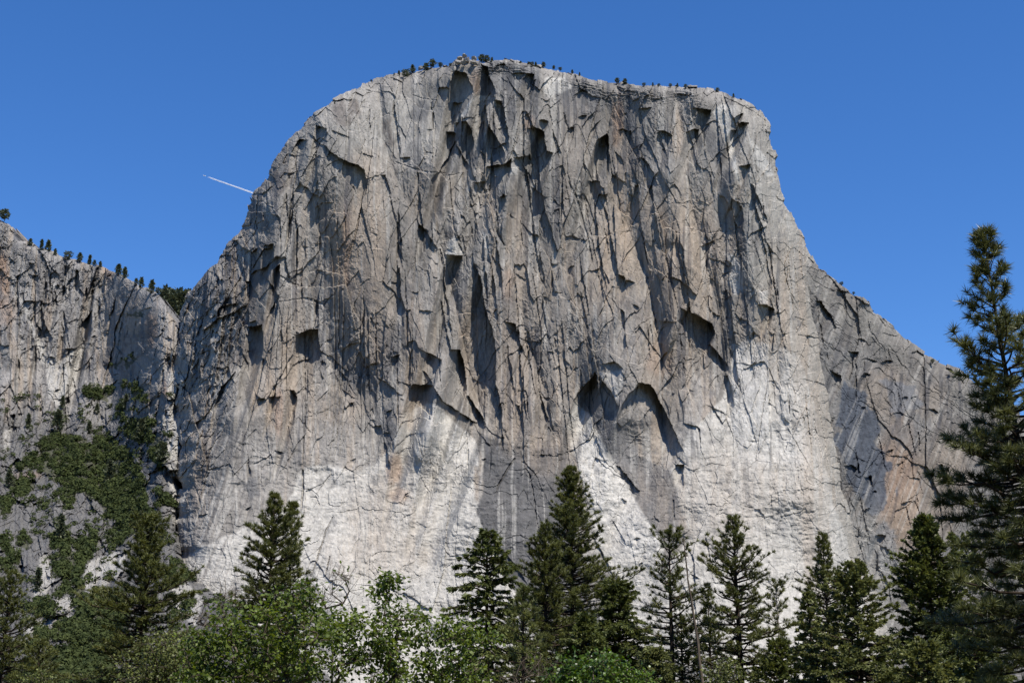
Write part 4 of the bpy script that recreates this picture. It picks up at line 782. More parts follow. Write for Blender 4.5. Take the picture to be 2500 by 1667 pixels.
def conifer(rng, H, rmax, style, crown=0.15, shape=0.8, full=0.55, gap=0.0, lean=(0, 0), trunk_r=None, fork=0, dens=1.0, px=0.09):
    """returns trunk-and-limb geometry and needle geometry of one conifer, foot at the origin.
    px: how many metres one picture element covers there, so that needles are no finer than can be seen"""
    wood, leaf = MB(), MB()
    tr = trunk_r or H * 0.0105 + 0.06
    zz = np.linspace(0, 1, 14)
    wob = np.cumsum(rng.normal(size=(14, 2)), 0) * 0.012 * H / 25
    axis = np.stack([lean[0] * (1 - zz) * H + wob[:, 0], lean[1] * (1 - zz) * H + wob[:, 1], zz * H], -1)
    axis[:, :2] -= axis[-1, :2]
    wood.tube(axis, tr * (1 - zz) ** .8 + 0.012, 7)
    def at(z): return np.array([np.interp(z, axis[:, 2], axis[:, i]) for i in range(3)])
    pine = style in ('pine', 'longpine')
    pos, dirs, size = [], [], []; a1 = rng.uniform(0, 6.28)
    z = H * crown
    base_step = (0.40 if pine else 0.30) / dens
    tops = [(0.0, 0.0, H)]
    while z < H - 0.25:
        t = min((H - z) / (H * (1 - crown)), 1.0)
        prof = min(1.0, (t / full)) ** shape
        if t > .85: prof *= 1 - 1.8 * (t - .85)
        nb = rng.randint(3, 6) if pine else rng.randint(4, 7)
        a0 = rng.uniform(0, 6.28)
        for b in range(nb):
            if rng.rand() < gap: continue
            az = a0 + 6.283 * b / nb + rng.uniform(-.4, .4)
            L = rmax * prof * rng.uniform(.42, 1.15) * (1 + .22 * math.sin(1.1 * z + a1) + .22 * math.sin(az * 2 + z * .7 + a1)) + 0.18
            if pine: up0 = 0.95 * (1 - t) ** 2.2 - 0.04 - .22 * t + rng.uniform(-.16, .16); curl = .16
            elif style == 'fir': up0 = .75 * (1 - t) ** 2 - .02 - .25 * t + rng.uniform(-.12, .12); curl = .12
            else: up0 = .7 * (1 - t) ** 2 + .05 - .30 * t + rng.uniform(-.15, .15); curl = -.22
            h = np.array([math.cos(az), math.sin(az), 0.0])
            s_ = np.linspace(0, 1, 5)
            p0 = at(z)
            pts = p0 + h * (s_ * L * math.cos(up0))[:, None]
            pts[:, 2] += L * (math.sin(up0) * s_ + curl * s_ ** 2.2)
            pts[1:-1] += rng.normal(size=(3, 3)) * 0.035 * L
            r0 = min(0.25 * tr * (1 - z / H) ** .5 + .012 * L + .008, .10)
            wood.tube(pts, r0 * (1 - .85 * s_), 4)
            # shoots along the limb
            sp = (0.24 if pine else 0.19) / dens * max(1.0, px / .09)
            nt = max(int(L * .85 / sp), 2) if style != 'longpine' else max(int(L * 3.4), 2)
            start = (.30 if L > 1.2 else .05) if style != 'longpine' else .42
            u = rng.uniform(start, 1, nt) if nt > 2 else np.array([.6, 1.0])
            u[0] = 1.0
            idx = u * 4; i0 = np.minimum(idx.astype(int), 3); f = (idx - i0)[:, None]
            q = pts[i0] * (1 - f) + pts[i0 + 1] * f
            tang = unit(pts[i0 + 1] - pts[i0])
            lat = unit(np.cross(tang, [0, 0, 1.0])) * rng.choice([-1, 1], nt)[:, None]
            tw = unit(tang * rng.uniform(.3, 1, nt)[:, None] + lat * rng.uniform(.3, 1.1, nt)[:, None] + np.array([0, 0, 1.0]) * (rng.uniform(.0, .8, nt) if pine else rng.uniform(-.25, .15, nt))[:, None])
            tl = (0.20 * L * (1.15 - u) + .16) * rng.uniform(.6, 1.2, nt)
            tw[0] = tang[0]; tl[0] *= .5
            e = q + tw * tl[:, None]
            if style == 'longpine':
                for k in range(nt):
                    wood.tube(np.array([q[k], (q[k] + e[k]) / 2 + [0, 0, -.03], e[k]]), [.022, .018, .012], 3)
            reps = 1 if style == 'longpine' else 2 if pine else 3
            for k in range(reps):
                g = (k + 1) / reps
                pos.append(q + tw * (tl * g)[:, None]); dirs.append(tw); size.append(np.full(nt, 1.0))
        z += (1.7 - 1.0 * min(t * 2, 1) if style == 'longpine' else 1.0) * base_step * (0.55 + 0.75 * t) * rng.uniform(.7, 1.3)
    # leader shoots
    pos.append(np.array([[0, 0, H - .1 - .22 * k] for k in range(5)]) + rng.normal(size=(5, 3)) * .04); dirs.append(np.tile([0, 0, 1.0], (5, 1))); size.append(np.full(5, .9))
    pos = np.concatenate(pos); dirs = np.concatenate(dirs); size = np.concatenate(size)
    if style == 'longpine': needles(leaf, pos, dirs, size * .50, 40, 1.1, .042, rng)
    elif style == 'pine': needles(leaf, pos, dirs, size * max(.34, px * 3.6), 15, .95, .085, rng)
    elif style == 'fir': needles(leaf, pos, dirs, size * max(.34, px * 3.2), 6, .6, .16, rng, .12, True)
    else: needles(leaf, pos, dirs, size * max(.36, px * 3.4), 7, .65, .13, rng, .35, True)
    return wood, leaf

M_PINE = leaf_mat('pine_needles', (.036, .046, .014), (.160, .172, .050), .25, .45, .35)
M_FIR = leaf_mat('fir_needles', (.032, .046, .014), (.150, .172, .048), .25, .5, .3)
M_FIR_LIGHT = leaf_mat('light_fir_needles', (.048, .062, .020), (.200, .215, .075), .28, .5, .3)
M_LONG = leaf_mat('long_pine_needles', (.028, .038, .014), (.165, .175, .062), .22, .4, .4)
M_OAK = leaf_mat('oak_leaves', (.040, .068, .012), (.150, .200, .036), .40, .5, .35)
M_YELLOW = leaf_mat('yellow_green_leaves', (.045, .060, .016), (.165, .185, .055), .3, .5, .3)
M_BRIGHT = leaf_mat('bright_leaves', (.025, .060, .010), (.120, .190, .030), .35, .38, .45)
M_BRUSH = leaf_mat('brush_leaves', (.018, .028, .010), (.064, .079, .024), .08, .7, .1, .4, .09)
M_FAR = leaf_mat('far_conifer_needles', (.045, .055, .034), (.115, .130, .070), .12, .6, .2)
M_BARK = bark_mat('dark_bark', (.018, .014, .011), (.060, .045, .034))
M_BARK_PALE = bark_mat('pale_bark', (.16, .14, .12), (.36, .33, .29))
M_TWIG = bark_mat('grey_twigs', (.05, .04, .032), (.14, .115, .09))

def plant_root(name, label, cat, loc, group=None):
    o = bpy.data.objects.new(name, None); COL.objects.link(o); o.location = loc; o.empty_display_size = .5
    return tag(o, label, cat, group)

def put_conifer(name, label, u, v, dist, half_px, style, mat, seed, group=None, bark=None, foot_u=None, **kw):
    """the top stands at picture pixel (u, v) at that distance; the foot is on the ground"""
    rng = np.random.RandomState(seed)
    top = pt(u, v, dist)
    H = top.z
    mpp = dist / F
    lean = (0, 0)
    if foot_u is not None:
        a, _ = ray(foot_u, 1667.0); lean = ((float(a) * dist - top.x) / H * 1.0, 0)
    w, l = conifer(rng, H, half_px * mpp * 1.3, style, lean=lean, px=mpp * 2.44, **kw)
    root = plant_root(name, label, 'tree', (top.x + 0.0, top.y, -.15), group)
    w.build('trunk', bark or M_BARK, root, smooth=True)
    l.build('crown', mat, root)
    return root

def leaf_shape(rng, P, D, S):
    """lobed leaf blades: a folded, pointed outline of six corners each"""
    N = len(P)
    nrm = unit(rng.normal(size=(N, 3)) + np.array([0, -.15, .9])); side = unit(np.cross(D, nrm)); S_ = S[:, None]
    a = P; m1 = P + D * S_ * .35; m2 = P + D * S_ * .7; tip = P + D * S_ - nrm * S_ * .12
    w1 = side * S_ * .30; w2 = side * S_ * .24; up = nrm * S_ * .10
    v = np.stack([a, m1 + w1 + up, m2 + w2 * .55 , m2 + w2 + up, tip, m2 - w2 + up, m1 - w1 + up], 1)
    f = np.array([[0, 1, 6], [1, 3, 6], [3, 5, 6], [3, 4, 5]])
    t = (np.arange(N)[:, None, None] * 7 + f[None]).reshape(-1, 3)
    return v.reshape(-1, 3), t

def broadleaf(name, label, cat, foot_u, dist, blobs, seed, leafmat, leaf=.16, per=34, clusters=1.0, group=None, bare=0.0, depth=1.4, twig=M_TWIG, spread=.18, stem=.09):
    """limbs reach from the foot to leaf sprays that fill the listed masses (pixel centre and radii at that distance)"""
    rng = np.random.RandomState(seed); mpp = dist / F
    a, _ = ray(foot_u, 1667.0); foot = np.array([float(a) * dist, dist, 0.0])
    C = []
    for (u, v, ru, rv) in blobs:
        n = max(int(clusters * ru * rv * mpp * mpp * 21.0) + 3, 3)
        c = np.array(pt(u, v, dist))
        x = unit(rng.normal(size=(n, 3))) * rng.uniform(.35, 1, (n, 1)) ** .5
        C.append(c + x * np.array([ru * mpp, depth * min(ru, rv, 70) * mpp, rv * mpp]))
    C = np.concatenate(C)
    C = C[np.argsort(np.linalg.norm(C - foot - [0, 0, .5], axis=1))]
    wood, lv = MB(), MB()
    nodes = [foot + [0, 0, z] for z in np.linspace(0, max(C[:, 2].min() * .8, .6), 5)]
    parent = list(range(-1, 4)); load = [0] * 5
    for c in C:
        A = np.array(nodes)
        d = np.linalg.norm(A - c, axis=1) + .35 * np.maximum(A[:, 2] - c[2] + .1, 0) * 3
        j = int(np.argmin(d))
        L = np.linalg.norm(A[j] - c); k = max(int(L / .45), 1)
        prev = j
        bend = rng.normal(size=3) * .10 * L
        for i in range(1, k + 1):
            f = i / k
            nodes.append(A[j] + (c - A[j]) * f + bend * math.sin(math.pi * f) - np.array([0, 0, .10 * L * math.sin(math.pi * f)])); parent.append(prev); load.append(0); prev = len(nodes) - 1
        while prev >= 0: load[prev] += 1; prev = parent[prev]
    A = np.array(nodes); rad = np.minimum(.007 * np.sqrt(np.array(load) + .3) + .003, stem)
    for i, p in enumerate(parent):
        if p >= 0: wood.tube(A[[p, i]], [min(rad[p], rad[i] * 1.6), rad[i]], 4)
    tips = np.repeat(C, per, 0) + rng.normal(size=(len(C) * per, 3)) * spread * np.array([1, 1, .75])
    own = np.repeat(C, per, 0)
    keep = np.repeat(rng.rand(len(C)) >= bare, per); tips = tips[keep]; own = own[keep]
    root = plant_root(name, label, cat, (0, 0, 0), group)
    root.location = foot
    # short twigs to some leaves
    for i in range(0, len(tips), 6): wood.tube(np.array([own[i], tips[i]]), [.007, .004], 3)
    if bare > .3:
        for c in C:
            for _ in range(4):
                e = c + rng.normal(size=3) * .35 + [0, 0, .15]; wood.tube(np.array([c, (c + e) / 2 + rng.normal(size=3) * .05, e]), [.010, .008, .004], 3)
    for v in wood.v: v -= foot
    wood.build('branches', twig, root, smooth=True)
    if len(tips):
        D = unit(tips - own + rng.normal(size=tips.shape) * .12 - [0, 0, .08])
        S = leaf * rng.uniform(.7, 1.25, len(tips))
        v, t = leaf_shape(rng, tips - foot, D, S); lv.add(v, t=t)
        lv.build('foliage', leafmat, root)
    return root

# ------------------------------------------------------------------ the foreground conifers
G = 'conifers lining the near edge of the meadow'
put_conifer('ponderosa_pine', 'tallest pine at the right edge, long needled tufts against the blue sky', 2398, 560, 62, 200, 'longpine', M_LONG, 1, foot_u=2600, crown=.12, shape=.85, full=.9, trunk_r=.26, dens=1.3, gap=.12)
put_conifer('pine_tree', 'dark pine cut by the left edge of the view, below the brushy slope', 28, 1392, 120, 130, 'pine', M_PINE, 2, G, crown=.1, shape=.85, full=.9, dens=1.1)
put_conifer('pine_tree', 'full dark pine standing alone before the gully at the foot of the brushy slope', 366, 1258, 112, 118, 'pine', M_PINE, 3, G, crown=.1, shape=.62, full=.75, dens=1.3)
put_conifer('pine_tree', 'bushy pine with its foot behind the left oak, taller spire of a pair', 672, 1200, 105, 118, 'pine', M_PINE, 4, G, crown=.12, shape=.8, full=.85, dens=1.2)
put_conifer('pine_tree', 'slim shorter pine spire close beside the bushy pine behind the left oak', 716, 1222, 108, 52, 'pine', M_PINE, 5, G, crown=.3, shape=.8, full=.8, dens=1.2)
put_conifer('fir_tree', 'open layered fir with drooping boughs in front of the pale lower wall', 1190, 1282, 92, 112, 'cedar', M_FIR, 6, G, crown=.15, shape=.75, full=.75, gap=.18, dens=.95)
put_conifer('pine_tree', 'tall pointed pine, highest of the cluster in the middle', 1393, 1138, 140, 128, 'pine', M_PINE, 7, G, crown=.12, shape=.85, full=.75, dens=1.35)
put_conifer('pine_tree', 'rounded pine crowding the left flank of the tall pointed pine', 1330, 1278, 132, 78, 'pine', M_PINE, 8, G, crown=.12, shape=.7, full=.6, dens=1.3)
put_conifer('fir_tree', 'lower blunt fir on the right flank of the tall pointed pine', 1508, 1415, 130, 86, 'cedar', M_FIR, 9, G, crown=.1, shape=.6, full=.55, dens=1.2)
put_conifer('pine_tree', 'young light green pine between the layered fir and the middle cluster', 1277, 1432, 84, 62, 'pine', M_FIR_LIGHT, 10, G, crown=.12, shape=.7, full=.7, gap=.2)
put_conifer('pine_tree', 'sparse slim pine whose dark bare trunk shows through the crown', 1632, 1290, 120, 66, 'pine', M_PINE, 11, G, crown=.25, shape=.45, full=.4, gap=.42, trunk_r=.3)
put_conifer('pine_tree', 'small dark pine wedged behind the leaning dead trunk', 1727, 1440, 128, 56, 'pine', M_PINE, 12, G, crown=.15, shape=.75, full=.7)
put_conifer('pine_tree', 'broad pine with a thick visible trunk right of the leaning dead trunk', 1788, 1262, 116, 96, 'pine', M_PINE, 13, G, crown=.12, shape=.65, full=.6, gap=.12, trunk_r=.34, foot_u=1812, dens=1.1)
put_conifer('pine_tree', 'thin half bare pine with a pale grey trunk beside the broad pine', 1893, 1412, 122, 48, 'pine', M_PINE, 14, G, bark=M_BARK_PALE, crown=.3, shape=.5, full=.5, gap=.5, trunk_r=.16, foot_u=1912)
put_conifer('pine_tree', 'narrow dark pine rising behind the wide fir at the right', 2007, 1302, 130, 74, 'pine', M_PINE, 15, G, crown=.15, shape=.75, full=.7, dens=1.2)
put_conifer('fir_tree', 'wide dull green fir in front of the narrow dark pine', 2082, 1372, 100, 150, 'fir', M_FIR_LIGHT, 16, G, crown=.1, shape=.8, full=.85, gap=.1)
put_conifer('fir_tree', 'thin wispy fir at the left side of the wide dull green fir', 1972, 1442, 104, 56, 'fir', M_FIR_LIGHT, 17, G, crown=.1, shape=.8, full=.8, gap=.2)
put_conifer('fir_tree', 'dense dark green fir standing before the rusty rock of the shoulder', 2255, 1262, 110, 98, 'fir', M_FIR, 18, G, crown=.12, shape=.62, full=.65, dens=1.15)
put_conifer('fir_tree', 'thin fir with a pale trunk between the dense fir and the tallest pine', 2356, 1312, 114, 66, 'fir', M_FIR_LIGHT, 19, G, bark=M_BARK_PALE, crown=.2, shape=.5, full=.45, gap=.45, trunk_r=.2)
put_conifer('fir_tree', 'low pale green fir below the dense dark green fir', 2258, 1560, 80, 100, 'fir', M_FIR_LIGHT, 20, G, crown=.08, shape=.7, full=.9)
put_conifer('fir_tree', 'low shaggy fir under the boughs of the tallest pine', 2375, 1545, 84, 90, 'fir', M_FIR, 21, G, crown=.08, shape=.7, full=.9)
put_conifer('pine_tree', 'short dark pine filling the gap below the sparse slim pine', 1662, 1500, 122, 60, 'pine', M_PINE, 22, G, crown=.1, shape=.6, full=.6)
put_conifer('fir_tree', 'short fir below the half bare pine with the pale trunk', 1902, 1555, 112, 66, 'fir', M_FIR, 23, G, crown=.1, shape=.65, full=.7)
put_conifer('fir_tree', 'low grey green fir at the foot of the middle cluster', 1430, 1490, 100, 70, 'cedar', M_FIR, 24, G, crown=.08, shape=.6, full=.6)
put_conifer('fir_tree', 'low fir between the blunt fir and the sparse slim pine', 1592, 1575, 110, 60, 'cedar', M_FIR_LIGHT, 25, G, crown=.08, shape=.6, full=.6)
put_conifer('pine_tree', 'short pine in the brush just right of the dark pine cut by the left edge', 100, 1560, 110, 70, 'pine', M_PINE, 26, G, crown=.08, shape=.7, full=.7)

# a leaning dead trunk with stubs
rng = np.random.RandomState(77)
b = pt(1716, 1667, 100); t_ = pt(1668, 1312, 100); mb = MB()
d = (t_ - b); foot = b - d * (b.z / d.z)
ax = np.array([np.array(foot + (t_ - foot) * s) for s in np.linspace(0, 1, 12)]) - np.array(foot)
ax[1:-1] += rng.normal(size=(10, 3)) * .03
mb.tube(ax, np.linspace(.19, .03, 12), 6)
for k in range(26):
    s = rng.uniform(.3, .98); p = ax[0] + (ax[-1] - ax[0]) * s; az = rng.uniform(0, 6.28); L = rng.uniform(.5, 2.2) * (1.1 - s)
    q = np.array([p, p + np.array([math.cos(az), math.sin(az), -.1]) * L * .5, p + np.array([math.cos(az), math.sin(az), -.35]) * L])
    mb.tube(q, [.03, .02, .008], 4)
snag = mb.build('dead_trunk', M_TWIG, smooth=True); snag.location = foot
tag(snag, 'bare leaning dead trunk between the sparse slim pine and the broad pine', 'dead tree')

# ------------------------------------------------------------------ oaks and bushes in front
OG = 'oaks and bushes in front'
broadleaf('oak_tree', 'oak with one upright leafy sprig standing against the pale wall', 'tree', 900, 48, [(940, 1408, 22, 18), (938, 1455, 26, 46), (905, 1560, 112, 62), (1000, 1505, 44, 26), (820, 1530, 54, 54), (860, 1640, 150, 52), (960, 1580, 60, 40)], 101, M_OAK, group=OG, clusters=1.0)
broadleaf('oak_tree', 'oak with loose twiggy crown in front of the bushy pine pair', 'tree', 640, 46, [(690, 1490, 74, 46), (560, 1520, 54, 54), (620, 1590, 140, 56), (770, 1570, 54, 70), (500, 1640, 80, 36), (745, 1450, 26, 34), (640, 1650, 160, 34), (480, 1580, 40, 50)], 102, M_OAK, group=OG, clusters=.95)
broadleaf('oak_tree', 'spreading oak at the foot of the layered fir', 'tree', 1110, 50, [(1120, 1535, 62, 30), (1090, 1600, 62, 52), (1170, 1555, 36, 34), (1045, 1555, 36, 26), (1130, 1650, 90, 30), (1010, 1640, 60, 30)], 103, M_OAK, group=OG, clusters=.95)
broadleaf('oak_bush', 'glossy bright green bush at the foot of the middle cluster', 'bush', 1450, 52, [(1450, 1640, 100, 42), (1385, 1660, 60, 26), (1540, 1655, 56, 22)], 104, M_BRIGHT, group=OG, clusters=1.6)
broadleaf('willow_bush', 'feathery yellow green bush below the full dark pine', 'bush', 420, 58, [(420, 1600, 60, 46), (480, 1590, 36, 44), (350, 1640, 60, 34), (440, 1650, 90, 30), (385, 1570, 30, 30)], 105, M_YELLOW, group=OG, leaf=.13, clusters=1.5, spread=.3)
broadleaf('willow_bush', 'small bright yellow green bush at the bottom left', 'bush', 90, 64, [(92, 1655, 30, 18), (70, 1668, 40, 12)], 106, M_YELLOW, group=OG, leaf=.13, clusters=1.6)
broadleaf('willow_bush', 'yellow green bush under the broad pine', 'bush', 1775, 70, [(1780, 1640, 36, 26), (1740, 1655, 30, 18)], 107, M_YELLOW, group=OG, leaf=.14, clusters=1.5)
broadleaf('bare_shrub', 'leafless grey twiggy shrub left of the loose oak', 'shrub', 520, 52, [(520, 1500, 40, 40), (545, 1560, 40, 50), (480, 1540, 34, 40), (560, 1450, 26, 26)], 108, M_OAK, group=OG, bare=.88, clusters=.9, per=8)
broadleaf('bare_shrub', 'leafless twigs poking up left of the upright oak sprig', 'shrub', 810, 50, [(790, 1430, 30, 30), (820, 1400, 26, 22), (800, 1470, 40, 30), (850, 1430, 20, 20)], 109, M_OAK, group=OG, bare=.72, clusters=.8, per=7)
broadleaf('bare_shrub', 'dry branching shrub at the bottom by the young light green pine', 'shrub', 1300, 50, [(1310, 1630, 60, 30), (1260, 1655, 60, 18)], 110, M_OAK, group=OG, bare=.8, clusters=.8, per=7)

# ------------------------------------------------------------------ far trees, small in the view
def far_tree(seed, H, rmax, full=.8, crown=.1, kind='cone'):
    rng = np.random.RandomState(seed); w = MB(); l = MB()
    zz = np.linspace(0, H, 5); w.tube(np.stack([zz * 0 + .02 * rng.normal(size=5) * H, zz * 0, zz], -1), .022 * H * (1 - .8 * zz / H) + .05, 4)
    n = 170
    z = H * (crown + (1 - crown) * rng.rand(n) ** .8)
    t = (H - z) / (H * (1 - crown))
    r = rmax * (np.minimum(1, t / full) ** .8 if kind == 'cone' else np.sqrt(np.maximum(1 - ((z / H - .62) / .42) ** 2, .02))) * np.sqrt(rng.uniform(.05, 1, n)) * (1 + .35 * np.sin(z * 1.7 + seed))
    az = rng.uniform(0, 6.28, n); r = r * (1 + .25 * np.sin(2 * az + z * .9 + seed))
    P = np.stack([r * np.cos(az), r * np.sin(az), z], -1); D = unit(np.stack([np.cos(az), np.sin(az), rng.uniform(-.1, .6, n)], -1))
    needles(l, P, D, np.full(n, .20 * H), 3, .8, .20, rng, 0, True)
    v = np.concatenate(w.v + l.v); q1 = np.concatenate(w.q); q2 = np.concatenate(l.q) + w.n
    me = mesh_np('rim_pine', v, np.concatenate([q1, q2]), [M_BARK, M_FAR], fmat=np.concatenate([np.zeros(len(q1)), np.ones(len(q2))]))
    return me
PROTO = [far_tree(901, 10, 2.2), far_tree(902, 10, 3.2, .5, .25, 'round'), far_tree(903, 10, 2.8, .6, .2), far_tree(904, 10, 4.2, .5, .12, 'round'), far_tree(905, 10, 1.5, .9, .05)]
_first = set()
def far(name, label, u, v, hpx, kind, Y, group, squash=1.0, cat='tree'):
    p = PROTO[kind]
    o = p if kind not in _first else p.copy()
    if kind in _first: COL.objects.link(o)
    _first.add(kind)
    o.name = name
    s = hpx * Y / F * 1.3 / 10
    P_ = pt(u, v, Y); o.location = (P_.x, P_.y, P_.z - .5)
    o.scale = (s * squash, s * squash, s); o.rotation_euler = (0, 0, (u * 1.37) % 6.28)
    return tag(o, label, cat, group)

SUM = [(906, 197, 6, 2, 'tiny pine on the bare white slope left of the summit trees'), (817, 250, 6, 4, 'lone speck of a pine low on the dome edge at the left'), (962, 184, 8, 4, 'tiny pine at the left start of the summit tree line'), (974, 181, 11, 0, 'small pointed pine left of the dark round shrub on the summit'), (990, 187, 18, 3, 'dark round shrub on the summit below the pointed pine'),
    (1007, 176, 19, 2, 'lone crooked pine left of the double clump on the summit'), (1040, 172, 18, 1, 'left half of the dark double clump on the summit'), (1055, 163, 19, 1, 'right and taller half of the dark double clump on the summit'), (1075, 162, 11, 3, 'round bush between the double clump and the boulder pile'), (1100, 160, 8, 3, 'low bush touching the left side of the boulder pile'),
    (1177, 153, 20, 1, 'tall scrubby pine just right of the boulder pile'), (1189, 151, 17, 1, 'second scrubby pine right of the boulder pile'), (1201, 150, 12, 0, 'small pointed pine left of the highest ledge'), (1271, 153, 6, 3, 'low shrub on the rim right of the highest ledge'), (1291, 157, 8, 3, 'left shrub of a low pair on the right rim'), (1299, 158, 9, 3, 'right shrub of a low pair on the right rim'),
    (1308, 160, 11, 0, 'small pine after the low shrub pair on the rim'), (1327, 163, 13, 1, 'umbrella shaped pine on the right rim'), (1352, 167, 9, 1, 'thin pine past the umbrella shaped pine on the rim'), (1368, 170, 8, 3, 'wide low shrub past the thin pine on the rim'), (1397, 177, 9, 2, 'small dark pine at the top of the banded ledges'), (1415, 182, 8, 4, 'tiny pine at the end of the banded ledges'),
    (1507, 202, 13, 1, 'left pine of a lonely pair on the flat right rim'), (1526, 205, 14, 1, 'right pine of a lonely pair on the flat right rim'), (1572, 208, 8, 3, 'small shrub right of the lonely pine pair'), (1594, 207, 8, 0, 'tiny pine midway along the flat right rim'), (1608, 209, 7, 3, 'low shrub midway along the flat right rim'), (1637, 210, 8, 3, 'low shrub near the right end of the flat rim'),
    (1654, 210, 9, 0, 'tiny pine near the right end of the flat rim'), (1674, 213, 9, 3, 'dark shrub where the rim starts to fall'), (1752, 223, 10, 3, 'dark shrub on the falling rim at the right'), (1791, 235, 9, 0, 'last tiny pine before the rim drops off')]
for u, v, h, k, lab in SUM:
    far('rim_pine', lab, u, v + 3, h, k, main_Y(u, v + 9) + 6, 'small trees along the summit rim')
RID = [(2, 527, 15, 2, 'small pine at the very left end of the low ridge'), (11, 537, 25, 1, 'round topped pine second from the left end of the low ridge'), (73, 598, 16, 2, 'first pine after the step in the low ridge'), (101, 606, 20, 4, 'thin pine beside the big dark ridge pine'), (117, 611, 24, 0, 'big dark pine on the ridge after the step'), (134, 620, 14, 0, 'small pine right of the big dark ridge pine'),
    (165, 632, 18, 3, 'broad bushy pine at the middle of the low ridge'), (194, 638, 20, 2, 'pine right of the broad bushy ridge pine'), (218, 643, 20, 4, 'reddish thin pine at the middle of the low ridge'), (230, 647, 13, 2, 'short pine right of the reddish thin pine'), (244, 651, 14, 0, 'short pine at the end of the middle ridge row'), (288, 669, 23, 2, 'left tall pine of a pair low on the ridge'), (304, 676, 23, 0, 'right tall pine of a pair low on the ridge'),
    (332, 693, 14, 2, 'small pine above the end of the ridge'), (344, 700, 22, 0, 'pointed pine above the end of the ridge'), (370, 713, 27, 0, 'largest pine at the lower end of the ridge'), (386, 716, 14, 3, 'low bush right of the largest ridge pine')]
for u, v, h, k, lab in RID:
    far('ridge_pine', lab, u, v + 3, h, k, left_Y(u, v + 10) + 8, 'pines along the low ridge at the left')
rng = np.random.RandomState(55)
for i in range(64):
    u = rng.uniform(396, 486); v = np.interp(u, [396, 440, 486], [770, 792, 770]) + rng.uniform(-8, 10); h = rng.uniform(46, 66) * (1 - .25 * abs(u - 430) / 50)
    far('notch_conifer', 'dark conifer of the dense stand in the notch between ridge and great cliff', u, v, h, [0, 4, 0][i % 3], 2430 + 3 * i, 'dark conifers packed in the notch', 1.35)
WG = [(2055, 694, 8, 3, 'low shrub high on the edge of the right shoulder'), (2084, 716, 6, 3, 'tiny shrub above the block on the right shoulder'), (2277, 884, 9, 3, 'small bush on the edge of the shoulder near the tallest pine'), (2322, 906, 7, 3, 'tiny bush lowest on the edge of the shoulder')]
for u, v, h, k, lab in WG:
    far('edge_shrub', lab, u, v + 3, h, k, wing_Y(u, v + 12) - 4, 'shrubs on the shoulder edge', cat='shrub')
SLP = [(140, 1056, 44, 0, 'dark conifer above the main brush patch on the slope'), (343, 1080, 46, 0, 'dark pointed conifer beside the pale gully'), (265, 1174, 40, 4, 'thin conifer in the middle of the brush patch'), (146, 1312, 42, 4, 'conifer on the grey rock left below the brush patch'), (68, 1040, 24, 4, 'small conifer at the upper left of the slope'), (217, 1058, 24, 0, 'small conifer at the upper edge of the brush patch'),
    (306, 994, 26, 4, 'thin conifer on the dark cliff above the slope'), (152, 994, 22, 4, 'thin small conifer below the white slab'), (20, 1190, 34, 0, 'conifer at the far left of the slope'), (395, 1130, 40, 2, 'bushy conifer at the rim of the pale gully'), (236, 1010, 20, 0, 'tiny conifer on the ledge below the white slab'), (90, 1440, 40, 4, 'conifer on the lower grey slab at the left')]
for u, v, h, k, lab in SLP:
    far('slope_conifer', lab, u, v, h, k, left_Y(u, v) - 3, 'conifers on the brushy slope')

# ------------------------------------------------------------------ brush on the slope
rng = np.random.RandomState(321)
N = 34000
u = rng.uniform(-60, 620, N); v = rng.uniform(860, 1720, N)
dn = brush_density(u.astype(np.float32), v.astype(np.float32))
dn = np.maximum(dn * 1.0, .15 * (vn(u / 30, v / 30, 333) > .1) * (v > 960)) * (vn(u / 16, v / 12, 335) > -.38)
ok = (rng.rand(N) < dn) & inside(np.array([(-70, 860), (430, 860), (428, 1290), (434, 1365), (492, 1430), (560, 1475), (700, 1560), (700, 1740), (-70, 1740)]), u, v)
u, v = u[ok], v[ok]
mb = MB(); cen, rad = [], []
for a, c in zip(u, v):
    Y = left_Y(a, c); p = pt(a, c, Y - 2.5); cen.append(p); rad.append(rng.uniform(2.0, 6.6) * (0.75 if rng.rand() < .5 else 1.1))
cen = np.array(cen); rad = np.array(rad); K = 44
d = unit(rng.normal(size=(len(cen), K, 3)) * [1, 1, .9] + [0, -.25, .35])
P_ = (cen[:, None] + d * (rad[:, None, None] * rng.uniform(.7, 1.05, (len(cen), K, 1))) * [1, 1, .85] + [0, 0, .3]).reshape(-1, 3)
nn_ = unit(d.reshape(-1, 3) + rng.normal(size=(len(P_), 3)) * .35); t1 = unit(np.cross(nn_, rng.normal(size=(len(P_), 3)))); t2 = np.cross(nn_, t1)
sz = (np.repeat(rad, K) * rng.uniform(.16, .34, len(P_)))[:, None]
mb.add(np.stack([P_ - t1 * sz, P_ - t2 * sz * .7 + nn_ * sz * .2, P_ + t1 * sz, P_ + t2 * sz * .7], 1).reshape(-1, 3), q=np.arange(len(P_) * 4).reshape(-1, 4))
brush = mb.build('brush', M_BRUSH)
tag(brush, 'thick dark green brush covering the left slope', 'brush', kind='stuff')

